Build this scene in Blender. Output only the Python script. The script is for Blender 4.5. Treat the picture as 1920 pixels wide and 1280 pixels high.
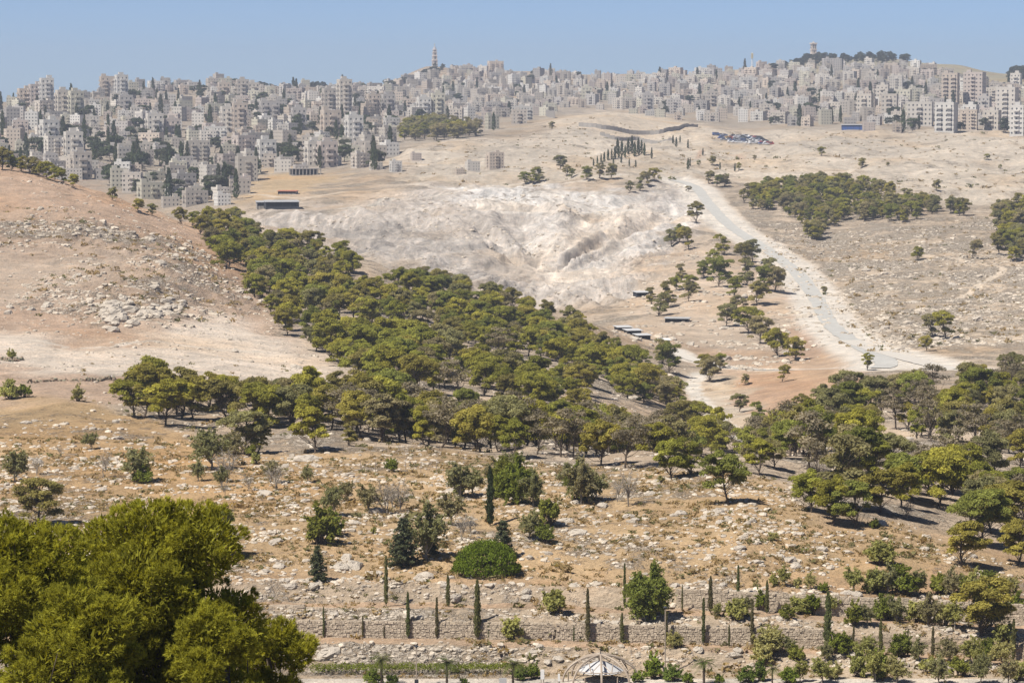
import bpy, math, random
import numpy as np
from math import sin, cos, pi, radians, atan, tan, sqrt

# ------------------------------------------------------------------ camera, sky, sun, exposure
sc = bpy.context.scene
for o in list(bpy.data.objects):
    bpy.data.objects.remove(o)
COL = sc.collection
F = 960.0 / tan(radians(10.0))          # focal length in photo pixels (20 degree field)
HORIZON = 200.0                         # photo row of the true horizon
PITCH = atan((640 - HORIZON) / F)
CZ = 100.0
cam_data = bpy.data.cameras.new("camera")
cam_data.angle = radians(20.0)
cam_data.sensor_fit = 'HORIZONTAL'
cam_data.clip_start = 0.5
cam_data.clip_end = 20000
cam = bpy.data.objects.new("camera", cam_data)
COL.objects.link(cam)
cam.location = (0, 0, CZ)
cam.rotation_euler = (pi / 2 - PITCH, 0, 0)
sc.camera = cam

SUN_EL = radians(54)
SUN_DIR = np.array([-0.74, -0.67])      # towards the sun, seen from above (from the left, a little behind the camera)
SUN_DIR = SUN_DIR / np.linalg.norm(SUN_DIR)
world = bpy.data.worlds.new("World")
sc.world = world
world.use_nodes = True
wn = world.node_tree
for n in list(wn.nodes):
    wn.nodes.remove(n)
sky = wn.nodes.new('ShaderNodeTexSky')
sky.sky_type = 'NISHITA'
sky.sun_disc = False
sky.sun_elevation = SUN_EL
sky.sun_rotation = math.atan2(SUN_DIR[0], SUN_DIR[1])
sky.altitude = 2000
sky.air_density = 0.5
sky.dust_density = 1.2
sky.ozone_density = 5.0
wbg = wn.nodes.new('ShaderNodeBackground')
wbg.inputs[1].default_value = 0.068
wout = wn.nodes.new('ShaderNodeOutputWorld')
wn.links.new(sky.outputs[0], wbg.inputs[0])
wn.links.new(wbg.outputs[0], wout.inputs[0])

sun_data = bpy.data.lights.new("sun", 'SUN')
sun_data.energy = 4.2
sun_data.angle = radians(0.5)
sun_data.color = (1.0, 0.94, 0.85)
sun = bpy.data.objects.new("sun", sun_data)
COL.objects.link(sun)
sd = np.array([SUN_DIR[0] * cos(SUN_EL), SUN_DIR[1] * cos(SUN_EL), sin(SUN_EL)])
from mathutils import Vector
sun.rotation_euler = Vector(sd).to_track_quat('Z', 'Y').to_euler()
sun.location = (-200, -100, 400)

sc.view_settings.view_transform = 'Standard'
sc.view_settings.look = 'None'
sc.view_settings.gamma = 1.0
sc.view_settings.use_curve_mapping = False
sc.view_settings.exposure = 0.78
sc.render.engine = 'CYCLES'
sc.cycles.use_denoising = True
sc.cycles.max_bounces = 5
sc.cycles.diffuse_bounces = 2
sc.cycles.glossy_bounces = 1
sc.cycles.transmission_bounces = 2
sc.cycles.volume_bounces = 0
sc.cycles.transparent_max_bounces = 4

rng = np.random.default_rng(7)
random.seed(7)

# ------------------------------------------------------------------ pixels and places
SP, CP = sin(PITCH), cos(PITCH)
def ray(u, v):
    x = (np.asarray(u, float) - 960) / F
    y = (640 - np.asarray(v, float)) / F
    return x, CP + y * SP, -SP + y * CP
def unproj(u, v, D):
    x, yy, zz = ray(u, v)
    t = D / yy
    return x * t, D + 0 * x, CZ + zz * t
def proj(P):
    P = np.asarray(P, float)
    X, Y, Z = P[..., 0], P[..., 1], P[..., 2] - CZ
    f = Y * CP - Z * SP
    up = Y * SP + Z * CP
    return 960 + F * X / f, 640 - F * up / f

def hash2(ix, iy, seed):
    h = (ix.astype(np.int64) * 374761393 + iy.astype(np.int64) * 668265263 + seed * 974711) & 0xffffffff
    h = ((h ^ (h >> 13)) * 1274126177) & 0xffffffff
    return ((h ^ (h >> 16)) & 0xffff) / 65535.0
def vnoise(x, y, seed=0):
    x = np.asarray(x, float); y = np.asarray(y, float)
    ix = np.floor(x); iy = np.floor(y)
    fx = x - ix; fy = y - iy
    fx = fx * fx * (3 - 2 * fx); fy = fy * fy * (3 - 2 * fy)
    a = hash2(ix, iy, seed); b = hash2(ix + 1, iy, seed)
    c = hash2(ix, iy + 1, seed); d = hash2(ix + 1, iy + 1, seed)
    return (a + (b - a) * fx) * (1 - fy) + (c + (d - c) * fx) * fy
def fbm(x, y, oct=4, seed=0):
    s = 0; a = 0.5; t = 0
    for k in range(oct):
        s = s + a * vnoise(x * 2 ** k + 17.3 * k, y * 2 ** k - 9.1 * k, seed + k); t += a; a *= 0.5
    return s / t
def smooth(e0, e1, x):
    t = np.clip((x - e0) / (e1 - e0), 0, 1)
    return t * t * (3 - 2 * t)

# ------------------------------------------------------------------ the lie of the land
CTRL = []                                # (a, ln D, z)
def vis(u, *vd):                         # ground seen at photo row v stands D metres off
    for v, D in vd:
        x, y, z = unproj(u, v, D)
        CTRL.append((x / y, math.log(D), float(z)))
def hid(u, *dz):                         # ground hidden from here: distance, height below the camera
    for D, z in dz:
        CTRL.append(((u - 960) / F, math.log(D), CZ + z))
NEAR = ((6, -6), (30, -11), (60, -18), (100, -28), (150, -37.5), (190, -41.2))
def column(u, v, h=()):
    hid(u, *NEAR); vis(u, *v); hid(u, *h)
far = ((4200, -40), (5400, -110))
column(-2300, ((1280,205),(1080,226),(900,275),(740,375),(600,520),(480,620),(340,780),(240,1800),(190,2300)), ((950,-35),(1300,-50),(2800,-25)) + far)
column(-400, ((1280,205),(1080,226),(1000,245),(900,280),(800,330),(740,375),(690,430),(600,520),(480,620),(380,720),(290,850),(240,1800),(200,2300)), ((1000,-30),(1300,-46),(1500,-34),(2900,-25)) + far)
column(0, ((1280,205),(1080,226),(1000,245),(900,280),(820,320),(760,370),(715,400),(690,430),(600,520),(480,620),(400,700),(308,830),(300,1500),(240,1800),(192,2400)), ((950,-30),(1200,-46),(2900,-20)) + far)
column(100, ((740,375),(690,430),(600,520),(480,620),(400,700),(338,800)), ((930,-36),(1200,-48)))
column(200, ((1280,205),(1080,226),(1000,243),(900,278),(820,320),(770,360),(740,380),(690,435),(600,525),(480,630),(420,690),(366,800),(330,1450),(300,1550),(250,1800),(200,2150),(168,2600)), ((930,-42),(1200,-50),(3000,-10)) + far)
column(300, ((690,440),(600,530),(480,640),(404,800)), ((930,-46),(1200,-50)))
column(400, ((1280,205),(1080,226),(1000,242),(900,277),(860,297),(800,345),(740,395),(690,445),(600,545),(520,640),(460,720),(425,800),(385,1250),(340,1450),(300,1600),(250,1850),(200,2200),(160,2700)), ((900,-48),(1080,-54),(3100,-5)) + far)
column(500, ((720,420),(640,520),(560,620),(500,710),(447,800),(400,1190)), ((900,-52),(1000,-54)))
column(600, ((1280,205),(1080,226),(1000,240),(900,275),(850,300),(790,350),(720,430),(650,520),(580,610),(520,700),(468,800),(455,1040),(400,1180),(340,1400),(320,1500),(300,1560),(250,1850),(200,2300),(168,2850)), ((900,-55),(960,-56),(3300,-8)) + far)
column(700, ((720,440),(650,530),(580,610),(540,680),(492,790),(470,1010)), ((880,-54),(950,-56)))
column(800, ((1280,205),(1080,226),(1000,240),(900,275),(850,300),(835,310),(740,430),(660,530),(600,620),(560,690),(525,780),(490,980),(430,1110),(396,1190),(350,1290),(300,1500),(250,1800),(200,2500),(160,2950),(124,3350)), ((330,-38.6),(370,-41.5),(860,-57),(930,-58),(3700,20)) + far)
column(900, ((760,430),(680,540),(610,640),(552,765),(505,980)), ((330,-39),(370,-42.5),(850,-58),(920,-60)))
column(1000, ((1280,205),(1080,226),(1000,240),(900,275),(850,305),(838,315),(770,430),(690,540),(620,650),(578,745),(524,985),(480,1060),(404,1150),(396,1195),(350,1290),(300,1500),(240,1850),(200,2600),(137,3400)), ((335,-39.5),(380,-44),(840,-62),(920,-62),(3800,0)) + far)
column(1100, ((770,460),(700,550),(640,660),(605,735),(540,960),(480,1060),(403,1160),(395,1200),(348,1290)), ((340,-41),(380,-45),(830,-63)))
column(1200, ((1280,205),(1080,226),(1000,238),(900,270),(860,292),(845,305),(790,460),(730,570),(650,715),(600,830),(560,915),(480,1040),(400,1180),(350,1290),(300,1520),(265,1780),(205,2500),(142,3400)), ((340,-42),(390,-47),(2150,-9),(3800,0)) + far)
vis(1150, (258,1760), (222,1900), (211,1980)); vis(1060, (240,1800), (222,1920)); vis(1290, (258,1780), (243,1900), (232, 2050))
hid(1150, (2150, -8)); hid(1060, (2150, -8))
vis(1300, (343, 1340), (400, 1190), (480, 1020), (560, 880), (640, 760), (690, 690), (740, 620))
column(1400, ((1280,205),(1080,226),(1000,236),(900,266),(860,288),(848,300),(805,510),(740,600),(690,680),(600,820),(520,950),(450,1080),(400,1190),(350,1330),(300,1550),(262,1820),(225,2200),(180,2700),(132,3300)), ((340,-43),(400,-50),(460,-55),(3700,0)) + far)
column(1520, ((1280,205),(1080,228),(980,245),(900,275),(850,320),(780,430),(740,530),(690,660),(610,800),(540,930),(460,1080),(400,1190),(345,1330),(290,1580),(245,1900),(180,2500),(112,3150)), ((3600,10),) + far)
column(1660, ((1280,205),(1100,226),(1000,243),(940,265),(850,345),(780,430),(720,530),(675,655),(600,800),(500,980),(420,1130),(340,1350),(300,1530),(248,1880),(180,2450),(108,3100)), ((3500,15),) + far)
column(1800, ((1280,205),(1110,226),(1020,245),(950,275),(850,360),(780,440),(720,530),(690,600),(620,760),(500,970),(420,1120),(340,1350),(285,1600),(250,1880),(200,2300),(150,2700),(122,3000)), ((3400,10),) + far)
column(1920, ((1280,205),(1120,226),(1040,245),(950,285),(850,370),(780,450),(720,530),(690,600),(600,780),(500,960),(420,1120),(330,1380),(285,1600),(252,1880),(200,2300),(140,2800)), ((3300,10),) + far)
column(2300, ((1280,205),(1120,226),(1040,245),(950,285),(850,370),(780,450),(720,530),(690,600),(600,780),(500,960),(420,1120),(330,1380),(285,1600),(252,1880),(200,2300),(140,2800)), ((3300,10),) + far)
column(4200, ((1280,205),(1120,226),(950,285),(850,370),(720,530),(600,780),(420,1120),(252,1880),(200,2300),(140,2800)), ((3300,10),) + far)
CTRL = np.array(CTRL)
SA, SL = 9.0, 1.7                        # scale of the two axes for the interpolation
cp = np.stack([CTRL[:, 0] * SA, CTRL[:, 1] * SL], 1)
def phi(r2):
    return np.sqrt(r2 + 0.0004)
n_c = len(cp)
r2 = ((cp[:, None, :] - cp[None]) ** 2).sum(-1)
A = np.zeros((n_c + 1, n_c + 1)); A[:n_c, :n_c] = phi(r2) - 0.002 * np.eye(n_c); A[n_c, :n_c] = 1; A[:n_c, n_c] = 1
cz_mean = CTRL[:, 2].mean()
wgt = np.linalg.solve(A, np.append(CTRL[:, 2], 0))
def rbf(a, l):
    q = np.stack([a.ravel() * SA, l.ravel() * SL], 1)
    out = np.empty(len(q))
    for s in range(0, len(q), 4000):
        d2 = ((q[s:s + 4000, None, :] - cp[None]) ** 2).sum(-1)
        out[s:s + 4000] = phi(d2) @ wgt[:n_c] + wgt[n_c]
    return out.reshape(a.shape)

rows = [np.geomspace(6, 200, 60, endpoint=False), np.arange(200, 229, 0.13)]
D0 = rows[1][-1]
rows += [np.geomspace(D0 + 0.3, 480, 240, endpoint=False), np.geomspace(480, 900, 180, endpoint=False), np.geomspace(900, 1500, 260, endpoint=False), np.geomspace(1500, 3600, 150, endpoint=False), np.geomspace(3600, 5400, 14)]
YR = np.concatenate(rows)
AC = np.concatenate([np.linspace(-0.5, -0.2, 34, endpoint=False), np.linspace(-0.2, 0.2, 430, endpoint=False), np.linspace(0.2, 0.5, 35)])
NR, NC = len(YR), len(AC)
# coarse interpolation, then fine rows and columns
la = np.linspace(math.log(6), math.log(5400), 330); aa = np.concatenate([np.linspace(-0.5, -0.2, 14, endpoint=False), np.linspace(-0.2, 0.2, 150, endpoint=False), np.linspace(0.2, 0.5, 15)])
GA, GL = np.meshgrid(aa, la)
GZ = rbf(GA, GL)
def lerp_grid(gx, gy, G, x, y):
    ix = np.clip(np.searchsorted(gx, x) - 1, 0, len(gx) - 2); iy = np.clip(np.searchsorted(gy, y) - 1, 0, len(gy) - 2)
    fx = np.clip((x - gx[ix]) / (gx[ix + 1] - gx[ix]), 0, 1); fy = np.clip((y - gy[iy]) / (gy[iy + 1] - gy[iy]), 0, 1)
    return (G[iy, ix] * (1 - fx) + G[iy, ix + 1] * fx) * (1 - fy) + (G[iy + 1, ix] * (1 - fx) + G[iy + 1, ix + 1] * fx) * fy
AG, YG = np.meshgrid(AC, YR)
XG = AG * YG
HG = lerp_grid(aa, la, GZ, AG, np.log(YG))

# terraces of the garden below: rock slopes and benches, bending down towards the right
UG = AC * F + 960
shift = np.interp(UG, [-400, 500, 1000, 1450, 1920, 2400], [-10, -6, 0, 12, 38, 60])
TD = np.array([204.0, 209.5, 210.3, 212.2, 214.4, 214.66, 216.9, 219.6, 221.8, 226.0])
TV = np.array([1285, 1259, 1246, 1207, 1199, 1166, 1144, 1136, 1098, 1080])
TS = np.array([0, 0, 0.3, 1, 1, 1, 1, 1, 1, 1])
def terrace_z(u, s, D):                  # heights of the profile points of one column
    return np.array([unproj(u, TV[k] + TS[k] * s, TD[k])[2] for k in range(len(TD))])
ri = np.where((YR >= 200) & (YR <= 232))[0]
yr = YR[ri]
for j in range(NC):
    z = np.interp(yr, TD, terrace_z(UG[j], shift[j], TD))
    w = smooth(200, 204, yr) * (1 - smooth(222, 231, yr))
    HG[ri, j] = HG[ri, j] * (1 - w) + z * w
# relief
def pick_grid(u, v, dmin=20.0, G=None):
    """where the sight line of a photo pixel first meets the ground"""
    G = HG if G is None else G
    D = np.geomspace(dmin, 5300, 2600)
    x, yy, zz = ray(u, v)
    t = D / yy
    zr = CZ + zz * t
    h = lerp_grid(AC, YR, G, x / yy + 0 * D, D)
    below = np.where(zr <= h)[0]
    if len(below) == 0:
        return None
    k = below[0]
    if k == 0:
        Dh = D[0]
    else:
        d0, d1 = zr[k - 1] - h[k - 1], zr[k] - h[k]
        Dh = D[k - 1] + (D[k] - D[k - 1]) * d0 / (d0 - d1)
    t = Dh / yy
    return np.array([x * t, Dh, CZ + zz * t])

HB = HG.copy()                           # the smooth land, for laying out zones and roads
def pickw(u, v, dmin=20.0):
    p = pick_grid(u, v, dmin, HB)
    if p is None:
        p = np.array(unproj(u, v, 3000.0))
    return p
LG = np.log(YG)
def zone(poly, soft=0.012, dmin=20.0, jit=0.012, seed=3):
    """0..1 cover of a patch of land whose outline runs through the given photo pixels"""
    P = np.array([pickw(u, v, dmin) for u, v in poly])
    a = P[:, 0] / P[:, 1] * 1.0; l = np.log(P[:, 1]) * 0.35
    qa = AG; ql = LG * 0.35
    m = (qa > a.min() - .03) & (qa < a.max() + .03) & (ql > l.min() - .03) & (ql < l.max() + .03)
    out = np.zeros(AG.shape)
    if not m.any(): return out
    x = qa[m]; y = ql[m]
    x = x + (fbm(XG[m] / 9, YG[m] / 14, 3, seed) - .5) * jit * 2; y = y + (fbm(XG[m] / 9, YG[m] / 14, 3, seed + 9) - .5) * jit * 2
    inside = np.zeros(len(x), bool); dist = np.full(len(x), 9.0)
    n = len(a)
    for i in range(n):
        x0, y0, x1, y1 = a[i], l[i], a[(i + 1) % n], l[(i + 1) % n]
        c = ((y0 > y) != (y1 > y)) & (x < (x1 - x0) * (y - y0) / (y1 - y0 + 1e-12) + x0)
        inside ^= c
        dx, dy = x1 - x0, y1 - y0
        t = np.clip(((x - x0) * dx + (y - y0) * dy) / (dx * dx + dy * dy + 1e-12), 0, 1)
        dist = np.minimum(dist, np.hypot(x - x0 - t * dx, y - y0 - t * dy))
    sdist = np.where(inside, dist, -dist)
    out[m] = smooth(-soft, soft, sdist)
    return out
def line_dist(pts):
    """metres from every ground vertex to a polyline of world points, and the height of the line there"""
    P = np.array(pts)
    m = (XG > P[:, 0].min() - 40) & (XG < P[:, 0].max() + 40) & (YG > P[:, 1].min() - 40) & (YG < P[:, 1].max() + 40)
    d = np.full(AG.shape, 1e3); zl = np.zeros(AG.shape)
    x, y = XG[m], YG[m]
    dm = np.full(len(x), 1e3); zm = np.zeros(len(x))
    for i in range(len(P) - 1):
        dx, dy, dz = P[i + 1] - P[i]
        t = np.clip(((x - P[i, 0]) * dx + (y - P[i, 1]) * dy) / (dx * dx + dy * dy + 1e-9), 0, 1)
        r = np.hypot(x - P[i, 0] - t * dx, y - P[i, 1] - t * dy)
        k = r < dm
        dm[k] = r[k]; zm[k] = (P[i, 2] + t * dz)[k]
    d[m] = dm; zl[m] = zm
    return d, zl
def spline(px, n=12, dmin=20.0):
    """smooth world polyline on the land through photo pixels"""
    P = [pickw(u, v, dmin) for u, v in px]
    P = np.array([P[0] * 2 - P[1]] + P + [P[-1] * 2 - P[-2]])
    out = []
    for i in range(1, len(P) - 2):
        for t in np.linspace(0, 1, n, endpoint=False):
            out.append(0.5 * ((2 * P[i]) + (-P[i - 1] + P[i + 1]) * t + (2 * P[i - 1] - 5 * P[i] + 4 * P[i + 1] - P[i + 2]) * t * t + (-P[i - 1] + 3 * P[i] - 3 * P[i + 1] + P[i + 2]) * t ** 3))
    out.append(P[-2])
    out = np.array(out)
    z = out[:, 2].copy()
    for k in range(4):
        z[1:-1] = (z[:-2] + z[1:-1] + z[2:]) / 3
    out[:, 2] = z
    return out

# patches of land
Z_left = zone([(-60,300),(100,330),(220,372),(330,415),(470,440),(520,600),(620,700),(560,730),(200,735),(-60,735)], .01)
Z_left_dust = zone([(-60,610),(60,625),(150,655),(250,640),(330,590),(400,585),(480,610),(560,640),(640,690),(660,720),(420,722),(300,705),(150,705),(60,700),(-60,665)], .012)
Z_left_band = zone([(-60,480),(120,476),(260,483),(330,492),(240,520),(130,560),(-60,580)], .012)
Z_left_rock = zone([(-60,400),(180,420),(330,450),(400,500),(480,590),(380,580),(290,610),(220,612),(140,590),(60,560),(150,520),(200,490),(60,470),(-60,450)], .015)
Z_quarry = zone([(440,415),(520,395),(640,385),(720,365),(860,345),(1000,340),(1100,345),(1180,360),(1260,335),(1290,345),(1330,400),(1260,470),(1210,540),(1150,600),(1050,590),(900,540),(700,490),(560,470)], .01, dmin=900)
Z_white = zone([(860,352),(940,345),(1060,352),(1170,366),(1170,392),(1080,396),(980,392),(880,392)], .008, dmin=900)
Z_white2 = zone([(1000,400),(1180,395),(1280,350),(1320,360),(1300,400),(1200,480),(1100,540),(1020,530),(985,470)], .01, dmin=900)
Z_grey = zone([(540,445),(640,430),(760,425),(880,445),(980,480),(1000,520),(930,515),(840,495),(700,480),(600,462)], .01, dmin=900)
Z_slopeR = zone([(1200,520),(1300,440),(1380,480),(1480,520),(1530,560),(1590,640),(1500,690),(1300,665),(1180,640)], .01, dmin=600)
Z_red1 = zone([(1470,545),(1510,545),(1530,570),(1545,590),(1500,600),(1480,570)], .004, dmin=600)
Z_red2 = zone([(1500,610),(1545,605),(1580,650),(1560,680),(1520,690),(1480,650)], .004, dmin=600)
Z_red3 = zone([(1370,700),(1530,702),(1525,760),(1470,778),(1400,750)], .004, dmin=500)
Z_red4 = zone([(1400,695),(1530,700),(1640,697),(1630,715),(1540,725)], .004, dmin=500)
Z_red6 = zone([(1330,655),(1480,655),(1600,668),(1650,690),(1560,710),(1400,705),(1300,672)], .006, dmin=500)
Z_red5 = zone([(1250,640),(1330,650),(1420,660),(1420,680),(1290,665)], .006, dmin=500)
Z_right = zone([(1340,380),(1400,390),(1500,440),(1640,430),(1800,415),(2000,400),(2000,680),(1790,690),(1660,665),(1580,610),(1530,545),(1440,460)], .01, dmin=700)
Z_plain = zone([(980,260),(1060,225),(1150,210),(1260,225),(1320,245),(1500,245),(1920,250),(2100,250),(2100,400),(1800,405),(1600,335),(1300,340),(1000,345),(760,345),(740,290),(880,262)], .01, dmin=1200)
Z_front = zone([(-60,760),(150,745),(300,790),(450,850),(700,850),(900,855),(1200,885),(1450,900),(1500,980),(1700,985),(2000,1080),(2000,1100),(1300,1085),(-60,1085)], .006, dmin=200)
Z_fieldL = zone([(-60,705),(90,708),(230,718),(260,745),(180,765),(-60,765)], .006, dmin=300)
Z_wadi = zone([(1270,695),(1330,700),(1370,740),(1440,800),(1500,790),(1440,840),(1360,830),(1330,760),(1290,720)], .006, dmin=480)
Z_yellow = zone([(455,385),(480,335),(520,312),(600,330),(640,335),(560,360),(480,380)], .008, dmin=1200)
Z_mound = zone([(1040,240),(1060,218),(1150,208),(1230,216),(1310,236),(1250,252),(1150,245)], .006, dmin=1500)
Z_city = zone([(-60,340),(-60,150),(300,130),(700,130),(820,110),(1000,120),(1400,120),(1500,95),(1700,90),(2000,110),(2000,250),(1500,248),(1300,235),(1150,205),(1040,225),(900,262),(740,290),(700,320),(470,330),(440,400),(250,380)], .01, dmin=1200)
# relief
u1 = fbm(XG / 9, YG / 9, 4, 11) - .5
u2 = fbm(XG / 40, YG / 40, 4, 12) - .5
u3 = fbm(XG / 3.0, YG / 3.0, 3, 13) - .5
ridged = 1 - np.abs(2 * fbm(XG / 34, YG / 34, 4, 14) - 1)
near_w = smooth(226, 245, YG)
HG += near_w * (1 - smooth(330, 420, YG)) * (u1 * 0.9 + u3 * 0.35)
midw = smooth(330, 420, YG) * (1 - smooth(1500, 1900, YG))
HG += midw * (u1 * 1.1 + u2 * 1.6)
HG += Z_left * (1 - Z_left_dust) * ((fbm(XG / 6, YG / 3.5, 3, 15) - .5) * 1.5) + Z_left_rock * (np.maximum(fbm(XG / 4, YG / 4, 3, 16) - .5, 0) * 5)
HG += Z_quarry * ((ridged - .75) * 4 + (fbm(XG / 12, YG / 12, 3, 17) - .5) * 2.2 + (fbm(XG / 4, YG / 5, 3, 27) - .5) * 1.6)
led = 3.6 + 1.6 * fbm(XG / 120, YG / 160, 2, 29)
ph_ = HG / led + .5 * fbm(XG / 30, YG / 30, 2, 30)
fr = ph_ - np.floor(ph_)
HG += Z_quarry * .4 * (smooth(.55, .98, fr) - fr) * led
# gullies running down to the floor of the quarry
fx0, fy0, _ = pickw(1005, 515, 900)
th = np.arctan2(YG - fy0, XG - fx0); rr = np.hypot(XG - fx0, YG - fy0)
gul = 1 - np.abs(2 * fbm(th * 7 + 40, rr / 260, 3, 18) - 1)
HG += Z_quarry * (1 - Z_grey * .6) * smooth(8, 60, rr) * (1 - smooth(170, 260, rr)) * ((gul - .8) * 12 + (np.abs(2 * fbm(th * 24, rr / 90, 2, 34) - 1) - .3) * 3.2)
HG += Z_right * ((fbm(XG / 7, YG / 7, 4, 19) - .5) * 2.2)
HG += Z_plain * (1 - Z_mound * .7) * ((fbm(XG / 40, YG / 50, 4, 20) - .5) * 11 + (fbm(XG / 13, YG / 20, 3, 28) - .5) * 3.5)
tw = smooth(209.5, 210.5, YG) * (1 - smooth(224, 230, YG))
bench = ((YG > 212.2) & (YG < 214.66)) | ((YG > 216.9) & (YG < 219.6)) | (YG < 209.5)
HG += tw * np.where(bench, .1, 1.0) * (u3 * .55 + (fbm(XG / 1.1, YG / 1.1, 3, 22) - .5) * .45)

# roads and tracks: the land is levelled under them
ROAD = spline([(1262,338),(1285,343),(1308,355),(1332,386),(1372,426),(1430,463),(1490,508),(1528,556),(1556,606),(1598,640),(1640,666),(1662,682),(1650,690)], 14, 620)
FORK = spline([(1590,638),(1640,655),(1700,672),(1760,688),(1790,698)], 12, 600)
TRACK = spline([(1655,686),(1625,690),(1570,691),(1460,694),(1370,689),(1320,680),(1284,668),(1262,655)], 12, 500)
PATH = spline([(1312,700),(1300,720),(1300,735),(1330,765),(1360,800),(1400,826)], 10, 480)
TOPTRACK = spline([(870,398),(930,397),(1000,398),(1080,400),(1150,397),(1195,392)], 8, 1000)
SOIL = np.zeros((NR, NC, 3))
ROCK = np.zeros((NR, NC))
def paint(w, c, rock=None):
    w3 = w[..., None]
    SOIL[:] = SOIL * (1 - w3) + np.array(c) * w3
    if rock is not None:
        ROCK[:] = ROCK * (1 - w) + rock * w
SOIL[:] = (.48, .39, .295); ROCK[:] = .5
paint(smooth(195, 203, YG) * (1 - smooth(240, 260, YG)), (.47, .375, .27), .5)
brown = ((YG > 212.0) & (YG < 214.4)) | ((YG > 216.9) & (YG < 219.7))
paint(np.where(brown, .9, 0.0), (.42, .30, .20), .12)
paint(smooth(221.5, 223, YG) * (1 - smooth(240, 260, YG)), (.43, .30, .18), .35)
paint(Z_city, (.36, .31, .25), .3)
paint(Z_plain, (.52, .455, .37), .35)
paint(zone([(1440,125),(1560,108),(1700,108),(1900,130),(1960,160),(1840,190),(1700,170),(1560,150)], .01, dmin=2300), (.32, .295, .215), .35)
paint(Z_mound, (.54, .46, .36), .05)
paint(Z_yellow, (.48, .36, .22), .1)
paint(Z_quarry, (.50, .45, .40), .3)
paint(Z_white, (.68, .65, .61), .4)
paint(Z_white2, (.61, .57, .525), .25)
paint(Z_grey, (.39, .355, .32), .1)
paint(Z_slopeR, (.48, .39, .30), .3)
paint(Z_right, (.53, .43, .32), .6)
paint(Z_left, (.45, .325, .235), .22)
paint(Z_left_rock, (.46, .345, .25), .62)
paint(Z_left_band, (.50, .40, .31), .12)
paint(Z_left_dust, (.60, .52, .435), .03)
paint(smooth(204.6, 205.0, YG) * (1 - smooth(206.6, 207.0, YG)), (.55, .50, .43), .0)
paint(Z_fieldL, (.47, .35, .26), .02)
paint(Z_front, (.455, .325, .185), .39)
for zr in (Z_red1, Z_red2, Z_red3, Z_red4): paint(zr, (.44, .31, .22), .03)
paint(Z_red5, (.45, .33, .24), .03)
paint(Z_red6, (.46, .345, .25), .05)
paint(Z_wadi, (.53, .46, .375), .1)
wash = fbm(XG / 60, YG / 60, 4, 31)[..., None]
SOIL *= 0.72 + 0.4 * wash + 0.22 * fbm(XG / 14, YG / 22, 4, 32)[..., None]
SOIL *= 1 - (np.array([.0, .07, .16]) * np.clip(fbm(XG / 33, YG / 45, 3, 33) - .48, 0, 1)[..., None] * 4)
SOIL[:] = SOIL * .94 + SOIL.mean(-1, keepdims=True) * .06
for pts, half, ease, dust in ((ROAD, 4.6, 13.0, 8.5), (FORK, 3.5, 9.0, 8.0), (TRACK, 2.4, 7.0, 3.2), (PATH, 1.2, 4.0, 1.8), (TOPTRACK, 3.0, 9.0, 4.0)):
    d, zl = line_dist(pts)
    w = 1 - smooth(half, ease, d)
    HG = HG * (1 - w) + zl * w
    paint(1 - smooth(dust * .7, dust * 1.3, d + (u3 * 2.5)), (.64, .595, .53), .02)

for px_, wid, c_ in (([(980,300),(1030,292),(1075,300),(1110,292),(1160,275)], 1.8, (.60, .54, .46)), ([(1340,268),(1450,275),(1560,278),(1700,290),(1850,285),(1930,292)], 2.6, (.33, .30, .265)), ([(760,345),(850,352),(960,336),(1050,342),(1180,330)], 2.0, (.60, .54, .46)),
                     ([(1300,330),(1400,325),(1520,330),(1700,322),(1930,318)], 3.0, (.62, .55, .46)), ([(640,390),(740,372),(860,360)], 2.2, (.60, .55, .48)), ([(1800,560),(1850,525),(1880,505),(1800,490),(1730,480)], 1.0, (.60, .52, .42)),
                     ([(0,478),(130,476),(260,484),(380,487)], .7, (.33, .24, .17)), ([(60,640),(180,655),(270,640),(400,650),(520,660)], .8, (.66, .60, .52)), ([(1290,300),(1340,285),(1420,300)], 1.6, (.42, .30, .22)), ([(470,365),(560,372),(640,360)], 2.0, (.58, .50, .40))):
    d, zl = line_dist(spline(px_, 8, 300 if px_[0][1] > 440 else 1000))
    paint((1 - smooth(wid * .6, wid * 1.4, d + u3 * 1.5)) * .8, c_, .05)
SOIL *= .80
def H(x, y):
    return lerp_grid(AC, YR, HG, np.asarray(x, float) / np.asarray(y, float), np.asarray(y, float))
def pick(u, v, dmin=20.0):
    return pick_grid(u, v, dmin)

# ------------------------------------------------------------------ mesh and material helpers
def mesh_np(name, V, Fq, tint=None, smooth_sh=False, mat_idx=None):
    """a mesh out of arrays; all faces with the same number of corners"""
    V = np.asarray(V, np.float32).reshape(-1, 3); Fq = np.asarray(Fq, np.int32)
    me = bpy.data.meshes.new(name)
    n, k = Fq.shape
    me.vertices.add(len(V)); me.vertices.foreach_set('co', V.ravel())
    me.loops.add(n * k); me.loops.foreach_set('vertex_index', Fq.ravel())
    me.polygons.add(n); me.polygons.foreach_set('loop_start', np.arange(0, n * k, k, dtype=np.int32))
    me.polygons.foreach_set('use_smooth', np.full(n, smooth_sh))
    if mat_idx is not None:
        me.polygons.foreach_set('material_index', np.asarray(mat_idx, np.int32))
    me.update(calc_edges=True)
    if tint is None:
        tint = np.ones((len(V), 3))
    tint = np.asarray(tint, np.float32)
    if tint.ndim == 1: tint = np.repeat(tint[:, None], 3, 1)
    at = me.attributes.new('tint', 'FLOAT_COLOR', 'POINT')
    at.data.foreach_set('color', np.concatenate([tint, np.ones((len(V), 1), np.float32)], 1).ravel().astype(np.float32))
    return me
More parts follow.
